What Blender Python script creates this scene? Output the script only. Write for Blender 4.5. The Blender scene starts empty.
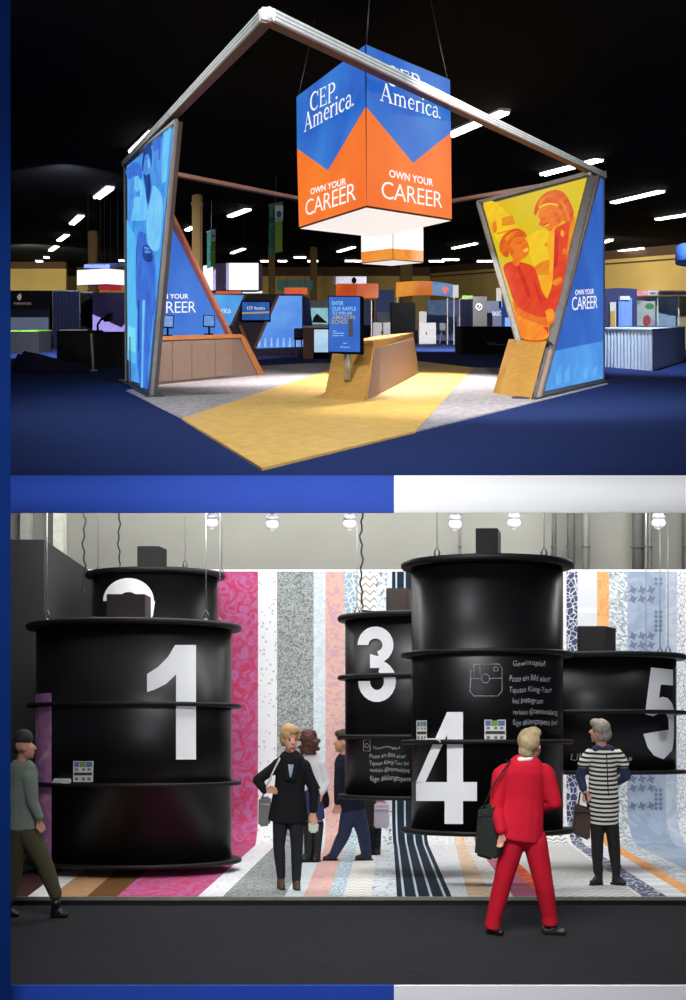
import bpy, bmesh, math, random
from mathutils import Vector, Matrix
random.seed(7)
C = bpy.context.scene.collection
PI = math.pi

# ---------------------------------------------------------------- camera, world, exposure
F = 1000.0            # focal length in pixels of the 686x1000 frame
CX, CY = 343.0, 530.0
cam_d = bpy.data.cameras.new('camera'); cam = bpy.data.objects.new('camera', cam_d); C.objects.link(cam)
cam.location = (0, 0, 0); cam.rotation_euler = (PI/2, 0, 0)
cam_d.sensor_fit = 'VERTICAL'; cam_d.sensor_height = 36; cam_d.lens = 36.0
cam_d.shift_y = 0.03; cam_d.clip_start = 0.1; cam_d.clip_end = 500
bpy.context.scene.camera = cam
vs = bpy.context.scene.view_settings
vs.view_transform = 'Standard'; vs.look = 'None'; vs.exposure = 0; vs.gamma = 1; vs.use_curve_mapping = False
w = bpy.data.worlds.new('hall_air'); bpy.context.scene.world = w; w.use_nodes = True
w.node_tree.nodes['Background'].inputs[0].default_value = (0.75, 0.8, 1, 1)
w.node_tree.nodes['Background'].inputs[1].default_value = 0.10

def lamp(kind, name, loc, aim, energy, color=(1,1,1), **kw):
    d = bpy.data.lights.new(name, kind); d.energy = energy; d.color = color
    for k, v in kw.items(): setattr(d, k, v)
    o = bpy.data.objects.new(name, d); C.objects.link(o); o.location = loc
    o.rotation_euler = (Vector(aim)-Vector(loc)).to_track_quat('-Z', 'Y').to_euler()
    return o
# storey front: added wash and fill, no real lamps, for the page margins
lamp('AREA', 'front_wash', (0.2, 7.0, 3.95), (0.2, 9.94, 0.38), 5, (1,1,1), shape='RECTANGLE', size=9.0, size_y=0.06, spread=math.radians(6))
lamp('AREA', 'front_fill', (-1.0, -3.0, 1.0), (-2.0, 6, -0.6), 80, (0.9,0.95,1), shape='RECTANGLE', size=4.0, size_y=2.0, spread=math.radians(90))
# upper hall: added spots without fixtures, to brighten booth, aisles, walls and carpet
lamp('SPOT', 'booth_fill', (0.3, 15.5, 8.45), (-0.8, 15.2, 1.6), 7500, (1,.93,.82), spot_size=math.radians(62), spot_blend=.7, shadow_soft_size=.04)
lamp('SPOT', 'booth_fill', (1.8, 24.5, 9.8), (1.2, 24, 3.6), 6500, (1,.95,.88), spot_size=math.radians(75), spot_blend=.8, shadow_soft_size=.04)
lamp('SPOT', 'booth_fill', (-2.2, 20.0, 9.0), (-3.4, 24.5, 3.9), 2500, (1,.9,.85), spot_size=math.radians(55), spot_blend=.8, shadow_soft_size=.04)
lamp('SPOT', 'booth_front_fill', (2.5, 12.0, 7.4), (2.6, 20, 3.0), 3200, (1,.95,.9), spot_size=math.radians(80), spot_blend=.8, shadow_soft_size=.04)
lamp('SPOT', 'aisle_fill', (8.0, 28.0, 10.4), (9.5, 30, 5.5), 2600, (.72,.83,1), spot_size=math.radians(95), spot_blend=.8, shadow_soft_size=.04)
lamp('SPOT', 'aisle_fill', (5.0, 42.0, 13.2), (5.0, 50, 9), 10000, (1,.95,.9), spot_size=math.radians(110), spot_blend=.8, shadow_soft_size=.04)
lamp('SPOT', 'aisle_fill', (-9.0, 32.5, 11.6), (-13, 49, 8.5), 17000, (.8,.85,1), spot_size=math.radians(90), spot_blend=.8, shadow_soft_size=.04)
lamp('SPOT', 'wall_fill', (-22.0, 70.0, 19), (-30, 105, 22), 34000, (1,.95,.8), spot_size=math.radians(90), spot_blend=1, shadow_soft_size=.1)
lamp('SPOT', 'wall_fill', (14.0, 62.0, 17), (22, 95, 22), 24000, (1,.95,.85), spot_size=math.radians(110), spot_blend=1, shadow_soft_size=.1)
lamp('SPOT', 'frame_fill', (-8.5, 12.5, 7.2), (-2.6, 15.5, 6.6), 2600, (.95,1,.97), spot_size=math.radians(115), spot_blend=.8, shadow_soft_size=.2)
lamp('SPOT', 'frame_fill', (9.5, 13.0, 7.4), (3.0, 17, 7.0), 2600, (.95,1,.97), spot_size=math.radians(115), spot_blend=.8, shadow_soft_size=.2)
lamp('SPOT', 'aisle_fill', (13.5, 37.0, 12.4), (14, 45, 9), 3500, (.9,.94,1), spot_size=math.radians(100), spot_blend=.9, shadow_soft_size=.04)
lamp('SPOT', 'carpet_fill', (0.0, 7.5, 5.3), (0, 15, 1.2), 1500, (.95,.97,1), spot_size=math.radians(110), spot_blend=.9, shadow_soft_size=.3)
# lower hall: added washes hidden under the slab, to brighten wallpaper and hall wall
lamp('AREA', 'gallery_wash', (1.2, 11.6, 0.40), (1.0, 14.4, -2.6), 150, (1,1,1), shape='RECTANGLE', size=9.5, size_y=0.5)
lamp('AREA', 'gallery_wash', (0.6, 13.2, 0.75), (0.6, 12.3, -4), 130, (1,1,1), shape='RECTANGLE', size=8.5, size_y=0.9)
lamp('AREA', 'gallery_wash', (0.6, 10.5, 0.24), (0.6, 10.9, -4), 135, (1,.99,.97), shape='RECTANGLE', size=7.5, size_y=0.5)
lamp('AREA', 'hall_wash', (0.5, 15.6, 1.1), (0.5, 18.2, 0.3), 380, (1,.99,.95), shape='RECTANGLE', size=11, size_y=0.5)
lamp('AREA', 'carpet_wash', (0.0, 3.8, 3.0), (0.4, 8.2, -2.9), 85, (1,1,1), shape='RECTANGLE', size=3.0, size_y=1.0, spread=math.radians(70))  # added fill in front of the slab, for the dark carpet

# ---------------------------------------------------------------- geometry of the two storeys
SL = 0.215            # rake of the upper floor (rises to the back); the lower one falls by as much
def P(px, py, d): return Vector(((px-CX)/F*d, d, (CY-py)/F*d))
def zu(d, up=0): return -1.6 + SL*d + up
def zl(d, up=0): return -1.45 - SL*d + up
def FU(px, py, up=0):
    d = (1600-1000*up)/(py-315); return P(px, py, d)
def FL(px, py, up=0):
    d = (1450-1000*up)/(py-745); return P(px, py, d)
def yfu(d): return 315+1600/d
class Plane:
    def __init__(s, p, n): s.p = Vector(p); s.n = Vector(n).normalized(); s.n = s.n if s.n.y < 0 else -s.n
    def __call__(s, px, py, off=0):
        r = Vector(((px-CX)/F, 1, (CY-py)/F)); t = (s.p+s.n*off).dot(s.n)/r.dot(s.n); return r*t
def vplane(p, dx): return Plane(p, Vector((dx, 1, 0)).cross(Vector((0, 0, 1))))   # upright plane along (dx,1)

# ---------------------------------------------------------------- materials
def lin(c): 
    c = c/255.0
    return c/12.92 if c <= .04045 else ((c+.055)/1.055)**2.4
def col(rgb): return (lin(rgb[0]), lin(rgb[1]), lin(rgb[2]), 1)
_mats = {}
def base(name):
    m = bpy.data.materials.new(name); m.use_nodes = True
    nt = m.node_tree; b = nt.nodes['Principled BSDF']
    return m, nt, b
def N(nt, t, **kw):
    n = nt.nodes.new(t)
    for k, v in kw.items():
        if k.startswith('i_'): n.inputs[int(k[2:])].default_value = v
        else: setattr(n, k, v)
    return n
def sm(pts, k=4):
    """closed smooth outline through the points"""
    n = len(pts); out = []
    for i in range(n):
        a, b, c, d = pts[i-1], pts[i], pts[(i+1) % n], pts[(i+2) % n]
        for j in range(k):
            t = j/k; out.append(tuple(.5*(2*b[q]+(c[q]-a[q])*t+(2*a[q]-5*b[q]+4*c[q]-d[q])*t*t+(3*b[q]-a[q]-3*c[q]+d[q])*t**3) for q in (0, 1)))
    return out
def mat(name, rgb, rough=.6, metal=0, var=.12, scale=6, spec=.5, rgb2=None, stretch=None, bump=0):
    if name in _mats: return _mats[name]
    m, nt, b = base(name)
    tc = N(nt, 'ShaderNodeTexCoord'); mp = N(nt, 'ShaderNodeMapping'); nt.links.new(tc.outputs['Object'], mp.inputs[0])
    if stretch: mp.inputs['Scale'].default_value = stretch
    n = N(nt, 'ShaderNodeTexNoise'); n.inputs['Scale'].default_value = scale; n.inputs['Detail'].default_value = 6
    nt.links.new(mp.outputs[0], n.inputs['Vector'])
    r = N(nt, 'ShaderNodeValToRGB')
    c = col(rgb); c2 = col(rgb2) if rgb2 else tuple(min(1, x*(1+var)) for x in c[:3])+(1,)
    c1 = c if rgb2 else tuple(x*(1-var) for x in c[:3])+(1,)
    r.color_ramp.elements[0].position = .3; r.color_ramp.elements[1].position = .7
    r.color_ramp.elements[0].color = c1; r.color_ramp.elements[1].color = c2
    nt.links.new(n.outputs['Fac'], r.inputs[0]); nt.links.new(r.outputs[0], b.inputs['Base Color'])
    b.inputs['Roughness'].default_value = rough; b.inputs['Metallic'].default_value = metal
    b.inputs['Specular IOR Level'].default_value = spec
    if bump:
        bp = N(nt, 'ShaderNodeBump'); bp.inputs['Strength'].default_value = bump; bp.inputs['Distance'].default_value = .01
        nt.links.new(n.outputs['Fac'], bp.inputs['Height']); nt.links.new(bp.outputs[0], b.inputs['Normal'])
    _mats[name] = m; return m
def glow(name, rgb, strength=1.0, rgb2=None, scale=2.0, lo=.35, hi=.65):
    """a backlit print, a lit tube or a screen"""
    if name in _mats: return _mats[name]
    m, nt, b = base(name)
    tc = N(nt, 'ShaderNodeTexCoord')
    n = N(nt, 'ShaderNodeTexNoise'); n.inputs['Scale'].default_value = scale; n.inputs['Detail'].default_value = 4
    nt.links.new(tc.outputs['Object'], n.inputs['Vector'])
    r = N(nt, 'ShaderNodeValToRGB'); r.color_ramp.elements[0].position = lo; r.color_ramp.elements[1].position = hi
    r.color_ramp.elements[0].color = col(rgb); r.color_ramp.elements[1].color = col(rgb2 or rgb)
    nt.links.new(n.outputs['Fac'], r.inputs[0])
    b.inputs['Base Color'].default_value = (0.01, 0.01, 0.01, 1); b.inputs['Roughness'].default_value = .5
    b.inputs['Specular IOR Level'].default_value = .1
    nt.links.new(r.outputs[0], b.inputs['Emission Color']); b.inputs['Emission Strength'].default_value = strength
    _mats[name] = m; return m
def paper(name, kind, c1, c2, s=8.0, rough=.8, c3=None, lo=.45, hi=.55):
    """wallpaper strips, drawn in metres along the strip (UV)"""
    if name in _mats: return _mats[name]
    m, nt, b = base(name); L = nt.links.new
    uv = N(nt, 'ShaderNodeUVMap'); fac = None
    if kind == 'damask':
        n = N(nt, 'ShaderNodeTexNoise'); n.inputs['Scale'].default_value = s; n.inputs['Detail'].default_value = 3; n.inputs['Distortion'].default_value = 2.2
        L(uv.outputs[0], n.inputs['Vector']); fac = n.outputs['Fac']
    elif kind == 'dots':
        n = N(nt, 'ShaderNodeTexVoronoi'); n.inputs['Scale'].default_value = s; L(uv.outputs[0], n.inputs['Vector']); fac = n.outputs['Distance']
    elif kind == 'lattice':
        n = N(nt, 'ShaderNodeTexVoronoi', feature='DISTANCE_TO_EDGE'); n.inputs['Scale'].default_value = s; L(uv.outputs[0], n.inputs['Vector']); fac = n.outputs['Distance']
    elif kind in ('stripes', 'bands', 'chevron', 'rings'):
        n = N(nt, 'ShaderNodeTexWave'); n.inputs['Scale'].default_value = s
        n.bands_direction = 'Y' if kind in ('bands', 'chevron') else 'X'
        if kind == 'rings': n.wave_type = 'RINGS'
        if kind == 'chevron':
            sx = N(nt, 'ShaderNodeSeparateXYZ'); L(uv.outputs[0], sx.inputs[0])
            pp = N(nt, 'ShaderNodeMath', operation='PINGPONG'); pp.inputs[1].default_value = .06; L(sx.outputs[0], pp.inputs[0])
            ad = N(nt, 'ShaderNodeMath', operation='ADD'); L(pp.outputs[0], ad.inputs[0]); L(sx.outputs[1], ad.inputs[1])
            cx = N(nt, 'ShaderNodeCombineXYZ'); L(ad.outputs[0], cx.inputs[1]); L(cx.outputs[0], n.inputs['Vector'])
        else: L(uv.outputs[0], n.inputs['Vector'])
        fac = n.outputs['Fac']
    elif kind == 'mosaic':
        n = N(nt, 'ShaderNodeTexBrick'); n.inputs['Scale'].default_value = s; n.inputs['Mortar Size'].default_value = .01
        n.inputs['Color1'].default_value = (0,0,0,1); n.inputs['Color2'].default_value = (1,1,1,1); n.inputs['Mortar'].default_value = (.5,.5,.5,1)
        mp = N(nt, 'ShaderNodeMapping'); mp.inputs['Rotation'].default_value = (0,0,.7); L(uv.outputs[0], mp.inputs[0]); L(mp.outputs[0], n.inputs['Vector']); fac = n.outputs['Color']
    r = N(nt, 'ShaderNodeValToRGB'); e = r.color_ramp.elements
    e[0].position = lo; e[1].position = hi; e[0].color = col(c1); e[1].color = col(c2)
    if c3: x = e.new((lo+hi)/2); x.color = col(c3)
    L(fac, r.inputs[0]); L(r.outputs[0], b.inputs['Base Color']); b.inputs['Roughness'].default_value = rough
    b.inputs['Specular IOR Level'].default_value = .12
    _mats[name] = m; return m

# ---------------------------------------------------------------- objects
ROOT = {}
def tag(o, label=None, cat=None, group=None, kind=None):
    if label: o['label'] = label
    if cat: o['category'] = cat
    if group: o['group'] = group
    if kind: o['kind'] = kind
    return o
def thing(name, label, cat, loc, group=None, kind=None):
    o = bpy.data.objects.new(name, None); C.objects.link(o); o.location = loc; o.empty_display_size = .1
    ROOT[o.name] = Vector(loc); return tag(o, label, cat, group, kind)
def obj(name, bm, mats, parent=None, smooth=False, label=None, cat=None, group=None, kind=None):
    """link a bmesh built in world coordinates as one object"""
    if not isinstance(mats, (list, tuple)): mats = [mats]
    if parent is not None: org = ROOT[parent.name]
    else:
        lo = Vector((min(v.co.x for v in bm.verts), min(v.co.y for v in bm.verts), min(v.co.z for v in bm.verts)))
        hi = Vector((max(v.co.x for v in bm.verts), max(v.co.y for v in bm.verts), max(v.co.z for v in bm.verts)))
        org = Vector(((lo.x+hi.x)/2, (lo.y+hi.y)/2, lo.z))
    for v in bm.verts: v.co -= org
    me = bpy.data.meshes.new(name)
    if smooth:
        for f in bm.faces: f.smooth = True
    bm.to_mesh(me); bm.free()
    for m in mats: me.materials.append(m)
    o = bpy.data.objects.new(name, me); C.objects.link(o)
    if parent is not None: o.parent = parent
    else: o.location = org
    ROOT[o.name] = org
    return tag(o, label, cat, group, kind)
def B(): return bmesh.new()
def poly(bm, pts, mi=0):
    f = bm.faces.new([bm.verts.new(p) for p in pts]); f.material_index = mi; return f
def prism(bm, pts, off, mi=0, bev=0):
    """solid between the polygon PTS and the same polygon moved by OFF"""
    off = Vector(off); n = len(pts)
    a = [bm.verts.new(p) for p in pts]; b = [bm.verts.new(Vector(p)+off) for p in pts]
    fs = [bm.faces.new(a), bm.faces.new(b[::-1])]
    for i in range(n): fs.append(bm.faces.new((a[i], b[i], b[(i+1) % n], a[(i+1) % n])))
    for f in fs: f.material_index = mi
    bmesh.ops.recalc_face_normals(bm, faces=fs)
    if bev:
        es = list({e for f in fs for e in f.edges})
        bmesh.ops.bevel(bm, geom=es, offset=bev, segments=2, affect='EDGES', material=-1)
    return fs
def hexa(bm, b4, t4, mi=0, bev=0):
    """solid with bottom corners B4 and top corners T4"""
    a = [bm.verts.new(p) for p in b4]; b = [bm.verts.new(p) for p in t4]
    fs = [bm.faces.new(a[::-1]), bm.faces.new(b)]
    for i in range(4): fs.append(bm.faces.new((a[i], a[(i+1) % 4], b[(i+1) % 4], b[i])))
    for f in fs: f.material_index = mi
    bmesh.ops.recalc_face_normals(bm, faces=fs)
    if bev:
        es = list({e for f in fs for e in f.edges})
        bmesh.ops.bevel(bm, geom=es, offset=bev, segments=2, affect='EDGES', material=-1)
def rbox(bm, c, sx, sy, z0, z1, rot=0, sl=0, mi=0, bev=0.0):
    """upright box round the point C (x, y), bottom z0, top z1 at its middle, raked by SL with the floor it stands on"""
    cs, sn = math.cos(rot), math.sin(rot); pts = []
    for a, b in ((-1,-1),(1,-1),(1,1),(-1,1)):
        x, y = a*sx/2, b*sy/2; pts.append((x*cs-y*sn, x*sn+y*cs))
    bb = [Vector((c[0]+x, c[1]+y, z0+sl*y)) for x, y in pts]; tt = [Vector((c[0]+x, c[1]+y, z1+sl*y)) for x, y in pts]
    hexa(bm, bb, tt, mi, bev)
def bpx(bm, x0, x1, y0, y1, d, depth, sl=0, mi=0, bev=0.0):
    """box whose front face covers the given extent at distance d, going back by DEPTH"""
    a, b = P(x0, y1, d), P(x1, y0, d)
    q = [Vector((a.x, d, a.z)), Vector((b.x, d, a.z)), Vector((b.x, d+depth, a.z+sl*depth)), Vector((a.x, d+depth, a.z+sl*depth))]
    h = b.z-a.z
    hexa(bm, q, [p+Vector((0,0,h)) for p in q], mi, bev)
def tube(bm, pts, r, seg=8, mi=0, cap=True):
    pts = [Vector(p) for p in pts]; rings = []
    for i, p in enumerate(pts):
        t = (pts[min(i+1, len(pts)-1)]-pts[max(i-1, 0)]).normalized()
        u = t.cross(Vector((0,1,0)));  u = t.cross(Vector((1,0,0))) if u.length < .1 else u
        u.normalize(); v = t.cross(u); rr = r[i] if isinstance(r, (list, tuple)) else r
        rings.append([bm.verts.new(p+(u*math.cos(2*PI*k/seg)+v*math.sin(2*PI*k/seg))*rr) for k in range(seg)])
    for a, b in zip(rings, rings[1:]):
        for k in range(seg):
            f = bm.faces.new((a[k], a[(k+1) % seg], b[(k+1) % seg], b[k])); f.material_index = mi; f.smooth = True
    if cap:
        for q in (rings[0][::-1], rings[-1]): bm.faces.new(q).material_index = mi
def beam(bm, p, q, wdt, hgt, mi=0, bev=0.01):
    """square bar from p to q"""
    p, q = Vector(p), Vector(q); t = (q-p).normalized(); s = t.cross(Vector((0,0,1))).normalized()*wdt/2; u = s.cross(t).normalized()*hgt/2
    hexa(bm, [p-s-u, p+s-u, p+s+u, p-s+u], [q-s-u, q+s-u, q+s+u, q-s+u], mi, bev)
def lathe(bm, c, prof, seg=32, ky=1.0, sl=0, mi=0, smooth=True):
    """turned shape: PROF = (radius, z) pairs round the point C; KY flattens it front to back"""
    rings = []
    for r, z in prof:
        if r < 1e-5: rings.append([bm.verts.new((c[0], c[1], z))]); continue
        rings.append([bm.verts.new((c[0]+r*math.cos(2*PI*k/seg), c[1]+ky*r*math.sin(2*PI*k/seg), z+sl*ky*r*math.sin(2*PI*k/seg))) for k in range(seg)])
    for a, b in zip(rings, rings[1:]):
        for k in range(seg):
            k2 = (k+1) % seg
            if len(a) == 1 and len(b) == 1: continue
            if len(a) == 1: f = bm.faces.new((a[0], b[k2], b[k]))
            elif len(b) == 1: f = bm.faces.new((a[k], a[k2], b[0]))
            else: f = bm.faces.new((a[k], a[k2], b[k2], b[k]))
            f.smooth = smooth; f.material_index = mi
    bmesh.ops.recalc_face_normals(bm, faces=bm.faces[:])

# ---------------------------------------------------------------- lettering
_txt = {}
def glyphs(body, bold=0.0, spacing=1.0, shear=0.0):
    """outline of a line of text in units of its own width and capital height: (points, faces)"""
    k = (body, bold, spacing, shear)
    if k in _txt: return _txt[k]
    cu = bpy.data.curves.new('t', 'FONT'); cu.body = body; cu.size = 1; cu.offset = bold; cu.space_character = spacing; cu.resolution_u = 3; cu.fill_mode = 'FRONT'; cu.shear = shear
    o = bpy.data.objects.new('t', cu); C.objects.link(o)
    dg = bpy.context.evaluated_depsgraph_get(); dg.update()
    me = bpy.data.meshes.new_from_object(o.evaluated_get(dg))
    vs_ = [(v.co.x, v.co.y) for v in me.vertices]; fs = [tuple(p.vertices) for p in me.polygons]
    bpy.data.objects.remove(o); bpy.data.curves.remove(cu); bpy.data.meshes.remove(me)
    x0 = min(x for x, y in vs_); x1 = max(x for x, y in vs_)
    vs_ = [((x-x0)/(x1-x0), y/.69) for x, y in vs_]
    _txt[k] = (vs_, fs); return _txt[k]
def put(bm, g, fn, mi=0):
    vv = [bm.verts.new(fn(x, y)) for x, y in g[0]]
    for f in g[1]:
        try: bm.faces.new([vv[i] for i in f]).material_index = mi
        except ValueError: pass
def text_plane(bm, g, plane, bl, br, tl, off=.012, mi=0):
    o = plane(bl[0], bl[1], off); u = plane(br[0], br[1], off)-o; v = plane(tl[0], tl[1], off)-o
    put(bm, g, lambda x, y: o+u*x+v*y, mi)
# a light serif alphabet for the booth's name, drawn with strokes
def ribbon(pts, ws):
    out = []; 
    for i, (x, y) in enumerate(pts):
        a = pts[max(i-1, 0)]; b = pts[min(i+1, len(pts)-1)]; tx, ty = b[0]-a[0], b[1]-a[1]; l = math.hypot(tx, ty) or 1
        wd = ws[i] if isinstance(ws, list) else ws
        out.append(((x-ty/l*wd/2, y+tx/l*wd/2), (x+ty/l*wd/2, y-tx/l*wd/2)))
    return [(out[i][0], out[i+1][0], out[i+1][1], out[i][1]) for i in range(len(out)-1)]
def arc(cx, cy, rx, ry, a0, a1, n=14): return [(cx+rx*math.cos(math.radians(a0+(a1-a0)*i/n)), cy+ry*math.sin(math.radians(a0+(a1-a0)*i/n))) for i in range(n+1)]
def wv(n, a, b): return [a+(b-a)*math.sin(PI*i/n) for i in range(n+1)]
def serif_letter(ch):
    K, T = .105, .045; q = []
    def st(x, y0, y1, w=K, s=True, top=True, bot=True):
        q.extend(ribbon([(x, y0), (x, y1)], w))
        if bot: q.extend(ribbon([(x-w*.5-.07, y0+T/2), (x+w*.5+.07, y0+T/2)], T))
        if top: q.extend(ribbon([(x-w*.5-.07, y1-T/2), (x+w*.5+.03, y1-T/2)], T))
    if ch == 'C':
        q += ribbon(arc(.46, .5, .38, .48, 42, 318, 20), wv(20, .035, .14)); q += ribbon([(.76, .98), (.76, .68)], .05); return q, .88
    if ch == 'E':
        st(.16, 0, 1); q += ribbon([(.1, .97), (.62, .97)], .05); q += ribbon([(.1, .03), (.66, .03)], .05); q += ribbon([(.2, .52), (.5, .52)], .05)
        q += ribbon([(.61, .99), (.61, .8)], .045); q += ribbon([(.65, .01), (.65, .23)], .045); q += ribbon([(.5, .62), (.5, .42)], .04); return q, .76
    if ch == 'P':
        st(.16, 0, 1); q += ribbon([(.1, .97), (.36, .97)] + arc(.36, .735, .24, .235, 90, -90, 12) + [(.2, .5)], [.05, .06]+wv(12, .06, .12)+[.05]); return q, .68
    if ch == 'A':
        q += ribbon([(.1, 0), (.42, 1)], .05); q += ribbon([(.4, 1.02), (.75, 0)], .13); q += ribbon([(.2, .34), (.62, .34)], .045)
        q += ribbon([(0, .022), (.24, .022)], T); q += ribbon([(.6, .022), (.9, .022)], T); return q, .92
    if ch == 'm':
        st(.13, 0, .62); 
        for x in (.13, .47): q += ribbon(arc(x+.17, .4, .17, .2, 160, 0, 10), wv(10, .05, .09)); st(x+.34, 0, .42, top=False)
        return q, 1.0
    if ch == 'e':
        q += ribbon([(.1, .36), (.48, .36)] + arc(.29, .33, .2, .29, 8, 318, 18), [.04, .04]+wv(18, .05, .11)); return q, .56
    if ch == 'r':
        st(.13, 0, .62); q += ribbon(arc(.31, .4, .16, .2, 160, 50, 8), wv(8, .05, .11)); return q, .46
    if ch == 'i':
        st(.13, 0, .62); q += ribbon([(.13, .78), (.13, .92)], .12); return q, .3
    if ch == 'c':
        q += ribbon(arc(.3, .31, .22, .3, 50, 318, 16), wv(16, .05, .12)); q += ribbon([(.44, .6), (.44, .46)], .07); return q, .54
    if ch == 'a':
        q += ribbon([(.08, .5)]+arc(.26, .42, .15, .19, 120, 0, 8)+[(.41, .1), (.5, .02)], [.08]+wv(8, .05, .09)+[.1, .05]); q += ribbon(arc(.25, .17, .17, .17, 60, 330, 14), wv(14, .05, .11)); return q, .56
    if ch == '.': return ribbon([(.05, .0), (.05, .1)], .1), .2
    return q, .4
def serif_word(wd):
    x = 0; vv = []; ff = []
    for ch in wd:
        q, adv = serif_letter(ch)
        for quad in q: ff.append(tuple(range(len(vv), len(vv)+4))); vv.extend((x+a, b) for a, b in quad)
        x += adv
    return [(a/x, b) for a, b in vv], ff
# ================================================================ UPPER STOREY: the trade fair hall
M_carpet = mat('navy_carpet', (21, 35, 80), .95, scale=60, rgb2=(38, 55, 106), spec=.1, bump=.3)
M_black = mat('black_paint', (9, 9, 11), .9, spec=.02)
M_conc = mat('concrete', (150, 150, 146), .9, spec=.2)
M_blue = mat('blue_paint', (24, 70, 178), .6, var=.04, scale=2)
M_white = mat('white_paint', (250, 250, 250), .6, var=.01, scale=2)
M_must = mat('mustard_wall', (146, 124, 70), .9, spec=.1, scale=.3)
M_brown = mat('brown_band', (62, 46, 34), .9, spec=.1)
def structure(name, bm, m): return obj(name, bm, m, kind='structure')

# floor slab and its underside
def slab(d0, d1, x, up, th):
    bm = B(); q = [Vector((-x, d0, zu(d0, up))), Vector((x, d0, zu(d0, up))), Vector((x, d1, zu(d1, up))), Vector((-x, d1, zu(d1, up)))]
    hexa(bm, [p-Vector((0,0,th)) for p in q], q); return bm
structure('floor', slab(10, 112, 60, 0, .2), M_carpet)
structure('ceiling', slab(10, 26, 20, -.2, .18), M_conc)
structure('ceiling', slab(9.7, 112, 60, 6.9, .25), M_black)
def margin_band(x0, x1, m):  # page margin between the halls, added as a slab edge
    bm = B(); a, b = P(x0, 513, 9.94), P(x1, 475.4, 9.94)
    bpx(bm, x0, x1, 475.4, 513, 9.94, .06, bev=.004)
    return structure('margin_1' if m is M_blue else 'margin_2', bm, m)
margin_band(-60, 394, M_blue); margin_band(394, 760, M_white)
bm = B(); prism(bm, [Vector((x, y, -3.2)) for x, y in ((-1.928, 5.8), (-2.07, 6.2), (-3.4, 6.2), (-3.4, 5.8))], (0, 0, 6.7), bev=.003)  # left page margin, added as a pier
structure('wall_left', bm, mat('shadowed_margin_blue', (14, 44, 108), .95, var=.05, scale=2, spec=.05))  # darker blue has the margin's drop shadow painted in
for x0, x1, m, n in ((-260, 394, M_blue, 'margin_3'), (394, 900, M_white, 'margin_4')):  # bottom page margin, added as a kerb
    bm = B(); bpx(bm, x0, x1, 985.6, 1040, 6.0, .014, bev=.002); structure(n, bm, m)
def hallwall(name, a, b, z_up, m, off=0):
    """wall from plan point a to b (px, d)"""
    bm = B(); pts = [P(a[0], 0, a[1]), P(b[0], 0, b[1])]
    q = []
    for p in pts: q.append(Vector((p.x, p.y-off, zu(p.y, z_up[0]))))
    t = [Vector((p.x, p.y-off, zu(p.y, z_up[1]))) for p in pts]
    n = Vector((0, .4, 0))
    hexa(bm, [q[0], q[1], q[1]+n, q[0]+n], [t[0], t[1], t[1]+n, t[0]+n]); return structure(name, bm, m)
hallwall('wall_back', (66, 105), (440, 105), (0, 6.66), M_must)
hallwall('wall_left', (-120, 95), (66, 95), (0, 6.66), M_must)
hallwall('wall_right', (430, 105), (860, 58), (0, 6.66), M_must)
hallwall('trim_5', (66, 105), (440, 105), (5.7, 6.66), M_brown, .1)
hallwall('trim_6', (-120, 95), (66, 95), (6.0, 6.66), M_brown, .1)
hallwall('trim_7', (430, 105), (860, 58), (5.95, 6.66), M_brown, .1)
hallwall('trim_8', (430, 105), (860, 58), (5.55, 5.66), M_brown, .1)

# --- flooring of the booth
M_wood = mat('yellow_wood', (214, 170, 90), .45, scale=3, rgb2=(234, 194, 112), stretch=(2, .4, 8), spec=.35)
M_grey = mat('grey_loop_carpet', (138, 134, 140), .95, scale=9, rgb2=(182, 178, 184), spec=.1)
def flooring(name, pts, m, up, label):
    bm = B(); prism(bm, [FU(x, y, up) for x, y in pts], (0, 0, -up-.01)); return obj(name, bm, m, label=label, cat='flooring')
flooring('wood_flooring', [(182,418),(262,468),(415,431),(474,367.5),(405,359.5),(345,364.5)], M_wood, .03, 'yellow wood-look flooring running under the middle counter of the booth')
flooring('grey_carpet', [(126,390),(182,418),(345,364.5),(322,362.5),(255,366)], M_grey, .02, 'mottled grey carpet in front of the low cabinets with two tablets')
flooring('grey_carpet', [(415,431),(608,383.5),(588,372),(520,368),(474,367.5)], M_grey, .02, 'mottled grey carpet under the orange photo panel on the right')

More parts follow.
